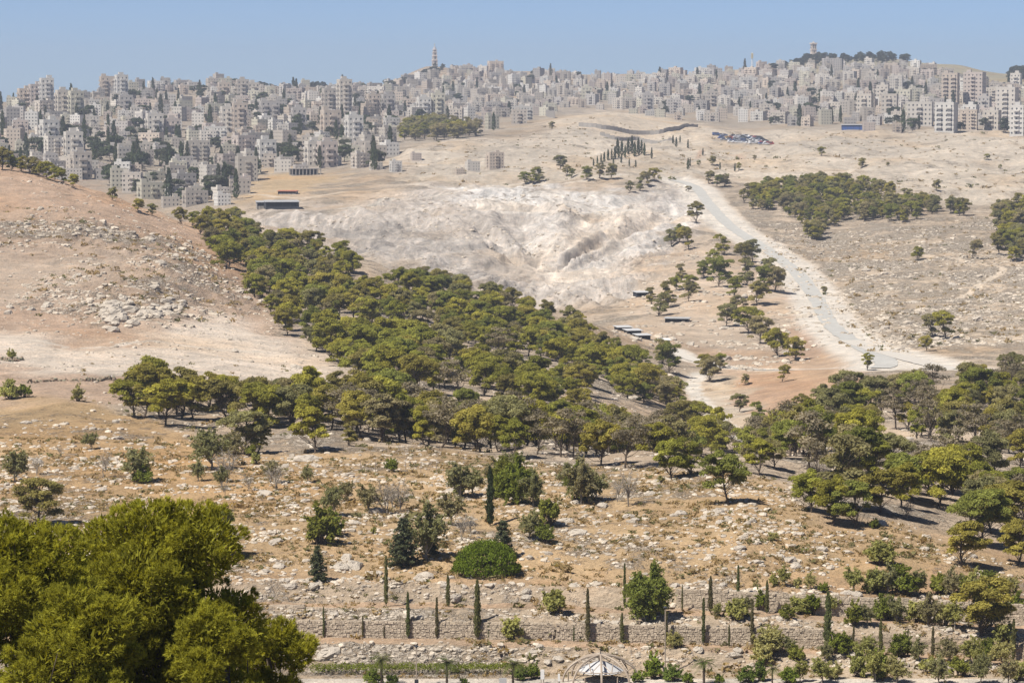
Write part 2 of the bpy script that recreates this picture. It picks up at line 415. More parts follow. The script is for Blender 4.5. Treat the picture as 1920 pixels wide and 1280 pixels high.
def link(name, me, mat=None, parent=None, loc=None, rot=None, scale=None, color=None):
    o = bpy.data.objects.new(name, me)
    COL.objects.link(o)
    if mat is not None and me is not None and len(me.materials) == 0:
        for m_ in (mat if isinstance(mat, (list, tuple)) else [mat]): me.materials.append(m_)
    if parent is not None: o.parent = parent
    if loc is not None: o.location = [float(c) for c in loc]
    if rot is not None: o.rotation_euler = rot
    if scale is not None: o.scale = scale if hasattr(scale, '__len__') else (scale,) * 3
    if color is not None: o.color = (*color, 1)
    return o
def tag(o, label=None, cat=None, group=None, kind=None):
    if label: o['label'] = label
    if cat: o['category'] = cat
    if group: o['group'] = group
    if kind: o['kind'] = kind
    return o
class Q:
    """collects quads"""
    def __init__(s): s.v = []; s.f = []; s.t = []; s.n = 0
    def add(s, V, Fq, t=1.0):
        V = np.asarray(V, float).reshape(-1, 3)
        s.v.append(V); s.f.append(np.asarray(Fq, int) + s.n); s.t.append(np.broadcast_to(np.asarray(t, float), (len(V),)) if np.ndim(t) < 2 else np.asarray(t)); s.n += len(V)
        return s
    def box(s, x0, x1, y0, y1, z0, z1, t=1.0):
        V = [(x0,y0,z0),(x1,y0,z0),(x1,y1,z0),(x0,y1,z0),(x0,y0,z1),(x1,y0,z1),(x1,y1,z1),(x0,y1,z1)]
        return s.add(V, [(0,3,2,1),(4,5,6,7),(0,1,5,4),(1,2,6,5),(2,3,7,6),(3,0,4,7)], t)
    def bar(s, p, q, r, sides=4, t=1.0):
        return s.tube([p, q], [r, r], sides, t)
    def tube(s, path, rad, sides=6, t=1.0, caps=True):
        P = np.asarray(path, float); n = len(P)
        T = np.gradient(P, axis=0); T /= np.linalg.norm(T, axis=1)[:, None] + 1e-9
        ref = np.array([0, 0, 1.0]) if abs(T[0, 2]) < .9 else np.array([1.0, 0, 0])
        N = np.cross(T, ref); N /= np.linalg.norm(N, axis=1)[:, None] + 1e-9
        B = np.cross(T, N)
        ang = np.linspace(0, 2 * pi, sides, endpoint=False)
        R = np.asarray(rad, float)[:, None, None]
        V = P[:, None, :] + R * (np.cos(ang)[None, :, None] * N[:, None, :] + np.sin(ang)[None, :, None] * B[:, None, :])
        Fq = [(i * sides + j, (i + 1) * sides + j, (i + 1) * sides + (j + 1) % sides, i * sides + (j + 1) % sides) for i in range(n - 1) for j in range(sides)]
        if caps and sides == 4:
            Fq += [(0, 1, 2, 3), tuple((n - 1) * 4 + k for k in (3, 2, 1, 0))]
        return s.add(V, Fq, t)
    def mesh(s, name, smooth_sh=False):
        return mesh_np(name, np.concatenate(s.v), np.concatenate(s.f), np.concatenate(s.t), smooth_sh)

def new_mat(name):
    m = bpy.data.materials.new(name); m.use_nodes = True
    nt = m.node_tree
    for n in list(nt.nodes): nt.nodes.remove(n)
    out = nt.nodes.new('ShaderNodeOutputMaterial')
    return m, nt, out
def N(nt, typ, **kw):
    n = nt.nodes.new(typ)
    for k, v in kw.items():
        if k == 'ins':
            for i, x in v.items(): n.inputs[i].default_value = x
        else: setattr(n, k, v)
    return n
def L(nt, a, b): nt.links.new(a, b)
def mixc(nt, fac, a, b, mode='MIX'):
    n = nt.nodes.new('ShaderNodeMix'); n.data_type = 'RGBA'; n.blend_type = mode
    for val, i in ((fac, 0), (a, 6), (b, 7)):
        if isinstance(val, (int, float)): n.inputs[i].default_value = val
        elif isinstance(val, tuple): n.inputs[i].default_value = (*val, 1)
        else: nt.links.new(val, n.inputs[i])
    return n.outputs[2]
def math_(nt, op, a, b=0.0, c=None):
    n = nt.nodes.new('ShaderNodeMath'); n.operation = op
    for i, val in enumerate((a, b) if c is None else (a, b, c)):
        if isinstance(val, (int, float)): n.inputs[i].default_value = val
        else: nt.links.new(val, n.inputs[i])
    return n.outputs[0]
def ramp(nt, fac, lo, hi):
    n = N(nt, 'ShaderNodeMapRange', interpolation_type='SMOOTHSTEP')
    n.inputs[1].default_value = lo; n.inputs[2].default_value = hi
    nt.links.new(fac, n.inputs[0]); return n.outputs[0]
def noise(nt, vec, scale, detail=4.0, rough=.55):
    n = N(nt, 'ShaderNodeTexNoise', ins={'Scale': scale, 'Detail': detail, 'Roughness': rough}); nt.links.new(vec, n.inputs['Vector']); return n.outputs[0]

def vadd_pos(nt, pos, p):
    w_ = N(nt, 'ShaderNodeTexNoise', ins={'Scale': .03, 'Detail': 2.0}); nt.links.new(p, w_.inputs['Vector'])
    v_ = N(nt, 'ShaderNodeVectorMath', operation='MULTIPLY_ADD'); nt.links.new(w_.outputs[1], v_.inputs[0]); v_.inputs[1].default_value = (22, 22, 0); nt.links.new(pos, v_.inputs[2])
    return v_.outputs[0]
def ground_material():
    m, nt, out = new_mat('ground')
    geo = N(nt, 'ShaderNodeNewGeometry'); pos = geo.outputs['Position']
    soil = N(nt, 'ShaderNodeVertexColor', layer_name='soil')
    rock = N(nt, 'ShaderNodeAttribute', attribute_name='rocky')
    flat = N(nt, 'ShaderNodeMapping'); flat.inputs['Scale'].default_value = (1, 1, 1.6); L(nt, pos, flat.inputs[0]); p = flat.outputs[0]
    n_fine = noise(nt, p, 2.6, 5, .65)
    n_mid = noise(nt, p, .42, 5, .6)
    n_big = noise(nt, p, .06, 4, .55)
    n_coarse = noise(nt, p, .15, 5, .62)
    # dry soil: darker and lighter mottling, small dark scrub specks
    k = math_(nt, 'MULTIPLY_ADD', n_fine, 1.1, .45)
    k2 = math_(nt, 'MULTIPLY_ADD', n_mid, .8, .6)
    k = math_(nt, 'MULTIPLY', k, k2)
    k = math_(nt, 'MULTIPLY', k, math_(nt, 'MULTIPLY_ADD', n_coarse, .9, .55))
    base = mixc(nt, 1.0, soil.outputs[0], mixc(nt, 1.0, (1, 1, 1), k, 'MULTIPLY'), 'MULTIPLY')
    stk = N(nt, 'ShaderNodeAttribute', attribute_name='streak')
    smap = N(nt, 'ShaderNodeMapping'); smap.inputs['Scale'].default_value = (.38, .035, .05); L(nt, vadd_pos(nt, pos, p), smap.inputs[0])
    sn = noise(nt, smap.outputs[0], 1.0, 6, .68)
    sf = math_(nt, 'MULTIPLY_ADD', math_(nt, 'SUBTRACT', sn, .5), math_(nt, 'MULTIPLY', stk.outputs['Fac'], 1.9), 1.0)
    base = mixc(nt, 1.0, base, mixc(nt, 1.0, (1, 1, 1), sf, 'MULTIPLY'), 'MULTIPLY')
    warm = ramp(nt, n_mid, .42, .68)
    base = mixc(nt, math_(nt, 'MULTIPLY', warm, .35), base, mixc(nt, 1.0, base, (1.05, .92, .80), 'MULTIPLY'))
    # pale bare limestone where the land is rocky
    vor = N(nt, 'ShaderNodeTexVoronoi', feature='DISTANCE_TO_EDGE', ins={'Scale': 1.1, 'Randomness': 1.0})
    wob = N(nt, 'ShaderNodeTexNoise', ins={'Scale': 1.7, 'Detail': 3.0}); L(nt, p, wob.inputs['Vector'])
    vadd = N(nt, 'ShaderNodeVectorMath', operation='MULTIPLY_ADD'); L(nt, wob.outputs[1], vadd.inputs[0]); vadd.inputs[1].default_value = (.9, .9, .9); L(nt, p, vadd.inputs[2]); L(nt, vadd.outputs[0], vor.inputs['Vector'])
    rid = math_(nt, 'ABSOLUTE', math_(nt, 'SUBTRACT', noise(nt, vadd.outputs[0], .95, 3, .55), .5))
    crack = math_(nt, 'MULTIPLY', ramp(nt, rid, .0, .045), ramp(nt, vor.outputs['Distance'], -.10, .07))
    mask = math_(nt, 'ADD', math_(nt, 'MULTIPLY', n_mid, .55), math_(nt, 'MULTIPLY', n_big, .55))
    mask = math_(nt, 'ADD', mask, math_(nt, 'MULTIPLY', n_fine, .35))
    thr = math_(nt, 'MULTIPLY_ADD', rock.outputs['Fac'], -.50, 1.0)
    mask = math_(nt, 'SUBTRACT', mask, thr)
    mask = ramp(nt, mask, -.04, .07)
    rockc = mixc(nt, n_fine, (.36, .31, .25), (.52, .47, .40))
    rockc = mixc(nt, crack, (.18, .14, .10), rockc)
    col = mixc(nt, math_(nt, 'MULTIPLY', mask, .85), base, rockc)
    scrub = ramp(nt, noise(nt, p, 1.3, 3, .7), .66, .74)
    scrub = math_(nt, 'MULTIPLY', scrub, math_(nt, 'MULTIPLY', rock.outputs['Fac'], .75))
    col = mixc(nt, scrub, col, (.13, .105, .055))
    h = math_(nt, 'ADD', math_(nt, 'MULTIPLY', math_(nt, 'MULTIPLY', crack, mask), .5), math_(nt, 'MULTIPLY', n_fine, .55))
    h = math_(nt, 'ADD', h, math_(nt, 'MULTIPLY', n_mid, .9))
    h = math_(nt, 'ADD', h, math_(nt, 'MULTIPLY', n_coarse, 2.2))
    bump = N(nt, 'ShaderNodeBump', ins={'Strength': .9, 'Distance': .8}); L(nt, h, bump.inputs['Height'])
    d = N(nt, 'ShaderNodeBsdfDiffuse', ins={'Roughness': .9}); L(nt, col, d.inputs[0]); L(nt, bump.outputs[0], d.inputs['Normal'])
    L(nt, d.outputs[0], out.inputs[0])
    return m
def simple_mat(name, col, var=.25, scale=1.5, bump=.0, rough=.85, obj_color=False, spec=.2, coord='Object', metallic=0.0):
    m, nt, out = new_mat(name)
    tc = N(nt, 'ShaderNodeTexCoord')
    src = tc.outputs[coord] if coord == 'Object' else N(nt, 'ShaderNodeNewGeometry').outputs['Position']
    n1 = noise(nt, src, scale, 5, .6)
    f = math_(nt, 'MULTIPLY_ADD', n1, 2 * var, 1 - var)
    att = N(nt, 'ShaderNodeVertexColor', layer_name='tint')
    base = mixc(nt, 1.0, mixc(nt, 1.0, col, f, 'MULTIPLY'), att.outputs[0], 'MULTIPLY')
    if obj_color:
        oi = N(nt, 'ShaderNodeObjectInfo'); base = mixc(nt, 1.0, base, oi.outputs['Color'], 'MULTIPLY')
    b = N(nt, 'ShaderNodeBsdfPrincipled', ins={'Roughness': rough, 'Specular IOR Level': spec, 'Metallic': metallic})
    L(nt, base, b.inputs['Base Color'])
    if bump:
        bp = N(nt, 'ShaderNodeBump', ins={'Strength': bump, 'Distance': .2}); L(nt, noise(nt, src, scale * 4, 5, .65), bp.inputs['Height']); L(nt, bp.outputs[0], b.inputs['Normal'])
    L(nt, b.outputs[0], out.inputs[0])
    return m
def leaf_mat(name, trans=.42):
    m, nt, out = new_mat(name)
    att = N(nt, 'ShaderNodeVertexColor', layer_name='tint'); oi = N(nt, 'ShaderNodeObjectInfo')
    c = mixc(nt, 1.0, att.outputs[0], oi.outputs['Color'], 'MULTIPLY')
    d = N(nt, 'ShaderNodeBsdfDiffuse'); t = N(nt, 'ShaderNodeBsdfTranslucent')
    L(nt, c, d.inputs[0]); L(nt, mixc(nt, 1.0, c, (1.25, 1.15, .55), 'MULTIPLY'), t.inputs[0])
    mx = N(nt, 'ShaderNodeMixShader'); mx.inputs[0].default_value = trans
    L(nt, d.outputs[0], mx.inputs[1]); L(nt, t.outputs[0], mx.inputs[2]); L(nt, mx.outputs[0], out.inputs[0])
    return m
M = dict(
    ground=ground_material(),
    leaf=leaf_mat('foliage'), bark=simple_mat('bark', (.13, .10, .075), .4, 6, .6), twig=simple_mat('twig', (.30, .26, .21), .3, 6, 0, obj_color=True),
    rock=simple_mat('limestone', (.47, .415, .345), .35, 2.2, .8, .95, coord='World'),
    stone=simple_mat('masonry_stone', (.50, .415, .315), .25, 2.5, .6, .95, coord='World'),
    mortar=simple_mat('mortar', (.42, .35, .265), .25, 2.5, .4, .95, coord='World'),
    plaster=simple_mat('plaster', (.84, .815, .785), .10, .25, .0, .9, obj_color=True),
    glass=simple_mat('window_glass', (.07, .075, .082), .3, .4, 0, .25, spec=.5),
    roof=simple_mat('roof_screed', (.37, .35, .325), .15, .3, 0, .9),
    tank=simple_mat('tank_plastic', (.34, .34, .34), .1, 1, 0, .5),
    redroof=simple_mat('red_tile', (.36, .13, .08), .2, 1, 0, .85),
    asphalt=simple_mat('dusty_asphalt', (.41, .40, .37), .28, .35, .1, .9, coord='World'),
    track=simple_mat('crushed_stone', (.50, .465, .41), .15, .6, .2, .95, coord='World'),
    concrete=simple_mat('concrete', (.34, .315, .285), .12, .4, .1, .9),
    steel=simple_mat('painted_steel', (.34, .28, .22), .1, 3, 0, .5),
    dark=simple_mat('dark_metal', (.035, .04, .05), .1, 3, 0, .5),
    white=simple_mat('white_paint', (.78, .78, .76), .06, 2, 0, .5),
    blue=simple_mat('blue_paint', (.05, .10, .28), .15, 1, 0, .5),
    carpaint=simple_mat('car_paint', (1, 1, 1), .04, 1, 0, .3, obj_color=True, spec=.5),
    canvas=simple_mat('white_canvas', (.46, .46, .46), .1, .8, 0, .8),
    sheet=simple_mat('sheet_metal', (.36, .36, .36), .25, .8, 0, .6),
    brass=simple_mat('gilt', (.55, .43, .16), .1, 2, 0, .4),
)

# ------------------------------------------------------------------ the ground
V = np.stack([XG, YG, HG], -1).reshape(-1, 3)
idx = np.arange(NR * NC).reshape(NR, NC)
Fq = np.stack([idx[:-1, :-1], idx[:-1, 1:], idx[1:, 1:], idx[1:, :-1]], -1).reshape(-1, 4)
gm = mesh_np('ground', V, Fq, smooth_sh=True)
at = gm.attributes.new('soil', 'FLOAT_COLOR', 'POINT')
at.data.foreach_set('color', np.concatenate([SOIL.reshape(-1, 3), np.ones((NR * NC, 1))], 1).astype(np.float32).ravel())
at = gm.attributes.new('streak', 'FLOAT', 'POINT')
at.data.foreach_set('value', np.clip(Z_quarry + .35 * Z_plain, 0, 1).astype(np.float32).ravel())
at = gm.attributes.new('rocky', 'FLOAT', 'POINT')
at.data.foreach_set('value', ROCK.astype(np.float32).ravel())
ground = tag(link('ground', gm, M['ground']), kind='structure')

def ribbon(name, pts, half, mat, lift=.10, cross=5):
    P = np.asarray(pts); T = np.gradient(P[:, :2], axis=0); T /= np.linalg.norm(T, axis=1)[:, None]
    S = np.stack([T[:, 1], -T[:, 0]], 1)
    o = np.linspace(-half, half, cross)
    edge = 1 + .22 * (vnoise(np.arange(len(P)) * .9, np.zeros(len(P)), 5) - .5)
    XY = P[:, None, :2] + S[:, None, :] * (o[None, :, None] * edge[:, None, None])
    Z = H(XY[..., 0], XY[..., 1])
    Z = np.maximum(Z, P[:, None, 2]) + lift
    Vv = np.concatenate([XY, Z[..., None]], -1)
    ii = np.arange(len(P) * cross).reshape(len(P), cross)
    ff = np.stack([ii[:-1, :-1], ii[:-1, 1:], ii[1:, 1:], ii[1:, :-1]], -1).reshape(-1, 4)
    return tag(link(name, mesh_np(name, Vv, ff, smooth_sh=True), mat), kind='structure')
ribbon('road', ROAD, 2.5, M['asphalt'])
ribbon('track', FORK, 2.6, M['track'], .14)
ribbon('track', TRACK, 1.7, M['track'])

# ------------------------------------------------------------------ labels that single things out
ONES = 'zeroth first second third fourth fifth sixth seventh eighth ninth tenth eleventh twelfth thirteenth fourteenth fifteenth sixteenth seventeenth eighteenth nineteenth'.split()
TENS = {2: 'twenty', 3: 'thirty', 4: 'forty', 5: 'fifty', 6: 'sixty', 7: 'seventy', 8: 'eighty', 9: 'ninety'}
def ordinal(n):
    if n < 20: return ONES[n]
    t, r = divmod(n, 10)
    if t < 10: return TENS[t] + '-' + ONES[r] if r else TENS[t][:-1] + 'ieth'
    return 'hundred-and-' + ordinal(n - 100) if n > 100 else 'hundredth'
ANCHORS = [('the bell tower', 815, 118), ('the square stone tower', 1525, 104), ('the grey barrier wall', 1200, 255), ('the tall mast', 1410, 125),
           ('the twin tower blocks', 633, 222), ('the small blue wheel', 264, 258), ('the dark hilltop wood', 820, 250), ('the brown tower blocks', 1800, 195),
           ('the parked cars', 1375, 258), ('the quarry floor', 1000, 515), ('the grey road top', 1290, 345), ('the road bend', 1535, 570), ('the road fork', 1670, 675),
           ('the canvas shelters', 1185, 622), ('the red field', 1450, 740), ('the grey rock outcrop', 215, 585), ('the dark column cypress', 919, 985),
           ('the round green shrub', 915, 1075), ('the domed steel frame', 1125, 1255), ('the weeping pepper tree', 1212, 1150), ('the big foreground pine', 300, 1060),
           ('the wire fence', 820, 885), ('the stripped hill crest', 120, 335), ('the right wood', 1580, 380), ('the white block of flats', 1774, 245), ('the unfinished concrete frame', 575, 322)]
PENDING = []
def later_label(o, look, u, v, cat, group, near=None):
    PENDING.append((o, look, u, v, cat, group, near))
def settle_labels():
    keys = {}
    for o, look, u, v, cat, group, near in PENDING:
        best = min(ANCHORS, key=lambda a: math.hypot(a[1] - u, (a[2] - v) * 1.4)) if near is None else near
        side = ('upper-' if v < best[2] else 'lower-') + ('left' if u < best[1] else 'right')
        keys.setdefault((look, best[0], side), []).append((math.hypot(best[1] - u, best[2] - v), o, cat, group))
    for (look, anchor, side), items in keys.items():
        items.sort(key=lambda t: t[0])
        for k, (d, o, cat, group) in enumerate(items):
            rank = 'closest' if k == 0 else ordinal(k + 1) + ' closest'
            tag(o, f'{look}, {rank} {side} of {anchor}', cat, group)

# ------------------------------------------------------------------ plants
def unit(v):
    return v / (np.linalg.norm(v, axis=-1, keepdims=True) + 1e-9)
def leaf_quads(C, Nrm, size, r, stretch=1.5):
    """small diamond leaves / needle sprays at C, facing roughly along Nrm"""
    n = len(C)
    t = unit(np.cross(Nrm, unit(r.normal(size=(n, 3)))))
    b = np.cross(Nrm, t)
    s = (size * r.uniform(.6, 1.4, n))[:, None]
    Vv = np.stack([C - t * s * stretch * .5, C - b * s * .5 + Nrm * s * .12, C + t * s * stretch * .5, C + b * s * .5 - Nrm * s * .1], 1)
    return Vv.reshape(-1, 3), np.arange(4 * n).reshape(n, 4)
def clump(q, c, rad, n, size, r, tint=1.0, up=.25, shell=.55, jit=.75, stretch=1.5):
    d = unit(r.normal(size=(n, 3)))
    d[:, 2] = np.where(d[:, 2] < -.35, -d[:, 2] * .6, d[:, 2]); d = unit(d)
    k = r.uniform(shell, 1.06, n)[:, None]
    C = np.asarray(c) + d * np.asarray(rad) * k
    Nr = unit(d / np.asarray(rad) * np.mean(rad) + np.array([0, 0, up]) + r.normal(size=(n, 3)) * jit)
    Vv, ff = leaf_quads(C, Nr, size, r, stretch)
    tt = np.repeat(tint * r.uniform(.75, 1.25, n), 4)
    q.add(Vv, ff, tt)
def bent(p, q, r, bow=.12, n=5):
    p = np.asarray(p, float); q = np.asarray(q, float)
    t = np.linspace(0, 1, n)[:, None]
    off = r.normal(size=3) * np.linalg.norm(q - p) * bow
    return p + (q - p) * t + off * (t * (1 - t) * 4)

def pine_arrays(seed, h=7.5, spread=.42, clear=.30, n_clumps=24, leaves=330, size=.165, umbrella=1.0, lean=.08, fat=1.0):
    """an Aleppo pine: leaning stem, forked limbs, uneven cushions of needles in a domed crown"""
    r = np.random.default_rng(seed)
    wood, crown = Q(), Q()
    top = np.array([r.normal() * lean * h, r.normal() * lean * h, h * .84])
    stem = bent((0, 0, -.5), top, r, .07, 7)
    r0 = h * .019
    wood.tube(stem, np.linspace(r0 * 1.25, r0 * .35, 7), 6)
    squash = r.uniform(.8, 1.2)
    for k in range(n_clumps):
        ang = k * 2.399 + r.uniform(-.5, .5)
        f = (k + .5) / n_clumps
        rr_ = spread * h * (sqrt(f) if k else 0) * r.uniform(.72, 1.12)
        dome = sqrt(max(0.0, 1 - (rr_ / (spread * h * 1.18)) ** 2))
        lo, hi = clear + .10, .50 + (.44) * dome
        zc = h * (hi - (hi - lo) * r.random() ** 1.7 * .9) - umbrella * .05 * h * f
        axis = top * (zc / (h * .86))
        c = np.array([axis[0] + cos(ang) * rr_ * squash, axis[1] + sin(ang) * rr_ / squash, max(zc, h * clear)])
        rad = h * fat * np.array([r.uniform(.10, .175), r.uniform(.10, .175), r.uniform(.07, .125)])
        tn = r.uniform(.72, 1.2)
        clump(crown, c, rad, int(leaves * (rad[0] / (h * .14)) ** 1.6), size, r, tn, up=.7, jit=.7, shell=.42, stretch=2.5)
        f0 = np.clip(c[2] / (h * .86) - .22 - .15 * f, .18, .85)
        i = f0 * 6; i0 = int(i)
        base = stem[i0] + (stem[min(i0 + 1, 6)] - stem[i0]) * (i - i0)
        if f > .12:
            wood.tube(bent(base, c - np.array([0, 0, rad[2] * .5]), r, .10, 4), np.linspace(r0 * .42, r0 * .10, 4), 4, caps=False)
    return wood, crown
def bush_arrays(seed, h=2.0, w=.5, n=26, leaves=110, size=.10):
    """ragged bush: foliage from the ground up, shoots sticking out"""
    r = np.random.default_rng(seed); wood, crown = Q(), Q()
    for k in range(n):
        a = k * 2.399 + r.uniform(-.4, .4); f = (k + .5) / n
        rho = w * h * .8 * sqrt(f) * r.uniform(.6, 1.1)
        top = h * (.92 - .5 * f) * r.uniform(.6, 1.08)
        c = np.array([cos(a) * rho, sin(a) * rho, max(.12 * h, top * r.uniform(.3, 1.0))])
        rad = h * np.array([.20 * w * 1.5, .20 * w * 1.5, .15]) * r.uniform(.7, 1.25)
        clump(crown, c, rad, leaves, size, r, r.uniform(.7, 1.25), up=.45, shell=.3)
        wood.tube(bent((r.normal() * .04 * h, r.normal() * .04 * h, -.3), c, r, .1, 4), np.linspace(.018 * h, .005 * h, 4), 4, caps=False)
        if k % 2 == 0:
            e = c + unit(np.array([cos(a) * .5, sin(a) * .5, 1.0]) + r.normal(size=3) * .3) * h * r.uniform(.18, .34)
            C = c + (e - c) * r.uniform(.2, 1, 40)[:, None] + r.normal(size=(40, 3)) * h * .022
            Vv, ff = leaf_quads(C, unit(r.normal(size=(40, 3)) + np.array([0, 0, .5])), size * .9, r, 2.0)
            crown.add(Vv, ff, np.repeat(r.uniform(.8, 1.3, 40), 4))
    return wood, crown
def wispy_arrays(seed, h=3.2, w=.42, stems=10, twigs=15, leaves=26, size=.085, droop=.25, bare=False):
    """feathery broom-like small tree: many thin rising twigs, thin sprays of leaf"""
    r = np.random.default_rng(seed); wood, crown = Q(), Q()
    wood.tube(bent((0, 0, -.3), (r.normal() * .05 * h, r.normal() * .05 * h, h * .42), r, .08, 4), np.linspace(.022 * h, .014 * h, 4), 5, caps=False)
    for k in range(stems):
        a = k * 2.399 + r.uniform(-.3, .3); f = (k + .5) / stems
        b = np.array([0, 0, h * r.uniform(.08, .36)])
        e = np.array([cos(a) * w * h * sqrt(f) * .75, sin(a) * w * h * sqrt(f) * .75, h * r.uniform(.55, .9) * (1.06 - .35 * f)])
        P = bent(b, e, r, .08, 5)
        wood.tube(P, np.linspace(.011 * h, .003 * h, 5), 4, caps=False)
        for j in range(twigs):
            t = r.uniform(.3, 1.0) * 4; i0 = min(int(t), 3)
            p = P[i0] + (P[i0 + 1] - P[i0]) * (t - i0)
            d = unit(np.array([cos(a) * .5, sin(a) * .5, .9 - droop * 3 * r.random()]) + r.normal(size=3) * .55)
            l = h * r.uniform(.10, .24)
            tp = bent(p, p + d * l - np.array([0, 0, droop * l]), r, .08, 3)
            wood.tube(tp, np.array([.0035, .0022, .0012]) * h * (1.5 if bare else 1), 3, caps=False)
            if not bare:
                s = r.uniform(0, 1, leaves)[:, None]
                C = tp[0] + (tp[2] - tp[0]) * s + r.normal(size=(leaves, 3)) * h * .018
                C[:, 2] -= droop * h * .10 * s[:, 0] * r.random(leaves)
                Vv, ff = leaf_quads(C, unit(r.normal(size=(leaves, 3)) + np.array([0, 0, .5]) + d * .2), size, r, 2.2)
                crown.add(Vv, ff, np.repeat(r.uniform(.75, 1.25, leaves), 4))
    return wood, crown
def column_arrays(seed, h=3.5, w=.075, n=1500, size=.085, fat=.35, bare=.05):
    """columnar cypress: a narrow spindle of tight upright sprays"""
    r = np.random.default_rng(seed); wood, crown = Q(), Q()
    wood.tube([(0, 0, -.3), (0, 0, h * .4), (0, 0, h * .93)], [h * .012, h * .009, h * .002], 5, caps=False)
    t = r.uniform(0, 1, n) ** .85
    prof = np.minimum(1, (t + .02) / .12) ** .6 * (1 - t) ** fat * (1 + .18 * np.sin(t * 23 + seed) + .12 * r.normal(size=n))
    a = r.uniform(0, 2 * pi, n); k = r.uniform(.55, 1.05, n)
    wob = h * .006 * np.sin(t * 9 + seed)
    C = np.stack([np.cos(a) * prof * k * w * h + wob, np.sin(a) * prof * k * w * h, h * (bare + (1 - bare) * t)], 1)
    Nr = unit(np.stack([np.cos(a), np.sin(a), .35 + 0 * a], 1) + r.normal(size=(n, 3)) * .45)
    tv = unit(np.stack([np.cos(a) * .25, np.sin(a) * .25, 1 + 0 * a], 1) + r.normal(size=(n, 3)) * .25)
    b = unit(np.cross(Nr, tv)); s = (size * r.uniform(.6, 1.4, n))[:, None]
    Vv = np.stack([C - tv * s, C - b * s * .4, C + tv * s, C + b * s * .4], 1).reshape(-1, 3)
    crown.add(Vv, np.arange(4 * n).reshape(n, 4), np.repeat(r.uniform(.7, 1.3, n), 4))
    return wood, crown
def cone_arrays(seed, h=4.0, w=.27, tiers=15, size=.11):
    """young conifer: whorls of drooping branches tapering to a point, gaps between them"""
    r = np.random.default_rng(seed); wood, crown = Q(), Q()
    wood.tube([(0, 0, -.3), (0, 0, h * .5), (0, 0, h * .98)], [h * .016, h * .01, h * .002], 5, caps=False)
    for k in range(tiers):
        f = k / tiers; z = h * (.06 + .9 * f)
        for j in range(8):
            a = r.uniform(0, 2 * pi); l = w * h * (1 - f) ** .8 * r.uniform(.65, 1.1) + .03 * h
            e = np.array([cos(a) * l, sin(a) * l, z + l * r.uniform(-.05, .3)])
            wood.tube([(0, 0, z), e], [h * .004, h * .0015], 3, caps=False)
            n = int(16 + 50 * (1 - f)); s = r.uniform(.15, 1.05, n)[:, None]
            C = np.array([0, 0, z]) + (e - np.array([0, 0, z])) * s + r.normal(size=(n, 3)) * h * .014
            Vv, ff = leaf_quads(C, unit(r.normal(size=(n, 3)) + np.array([cos(a) * .5, sin(a) * .5, .7])), size, r, 1.8)
            crown.add(Vv, ff, np.repeat(r.uniform(.65, 1.3, n), 4))
    return wood, crown
def palm_arrays(seed, h=2.6, fronds=30):
    r = np.random.default_rng(seed); wood, crown = Q(), Q()
    zz = np.linspace(-.3, h, 14); rad = np.where(np.arange(14) % 2, .13, .165)
    wood.tube([(.03 * sin(z), 0, z) for z in zz], rad, 8)
    for k in range(fronds):
        a = k * 2.399; el = r.uniform(-.35, 1.25); l = r.uniform(1.3, 1.8)
        t = np.linspace(0, 1, 8)
        rr_ = l * t * cos(el * .6); z = h + l * (t * sin(el) - .55 * t * t)
        P = np.stack([np.cos(a) * rr_, np.sin(a) * rr_, z], 1)
        wood.tube(P, np.linspace(.02, .006, 8), 3, caps=False)
        side = np.array([-sin(a), cos(a), 0])
        for i in range(1, 8):
            for s_ in (-1, 1):
                for m_ in (0, .5):
                    b = P[i - 1] + (P[i] - P[i - 1]) * m_; d = unit(side * s_ + unit(P[i] - P[i - 1]) * .9 + np.array([0, 0, -.15]))
                    ll = .42 * (1 - .5 * abs(i / 8 - .35))
                    w_ = unit(P[i] - P[i - 1]) * .028
                    crown.add([b - w_, b + d * ll * .6 - w_ * .8 + np.array([0, 0, .02]), b + d * ll, b + d * ll * .5 + w_], [(0, 1, 2, 3)], r.uniform(.8, 1.2))
    return wood, crown
def kind_meshes(name, arrs):
    out = []
    for k, (w_, c_) in enumerate(arrs):
        wm = w_.mesh(name + '_stem', True); wm.materials.append(M['bark'])
        cm = None
        if c_.n:
            cm = c_.mesh(name + '_crown'); cm.materials.append(M['leaf'])
        out.append((wm, cm))
    return out
r_pl = np.random.default_rng(99)
def plant(name, pair, x, y, scale, rz, color, look=None, cat='tree', group=None, uv=None, stem='trunk', crown='crown', z=None, near=None, twig=False, sz=None):
    zz = float(H(x, y)) if z is None else z
    root = bpy.data.objects.new(name, None); COL.objects.link(root)
    root.empty_display_size = .5
    root.location = (float(x), float(y), zz); root.rotation_euler = (0, 0, rz); root.scale = (scale * r_pl.uniform(.85, 1.15), scale * r_pl.uniform(.85, 1.15), scale * (sz or 1))
    if cat == 'tree' and sz != 1.0 and name == 'pine_tree': root.rotation_euler = (r_pl.normal() * .06, r_pl.normal() * .06, rz)
    link(stem, pair[0], None, root, color=(1, 1, 1))
    if pair[1] is not None: link(crown, pair[1], None, root, color=color)
    if look:
        if uv is None: uv = proj((x, y, zz))
        later_label(root, look, float(uv[0]), float(uv[1]), cat, group, near)
    return root

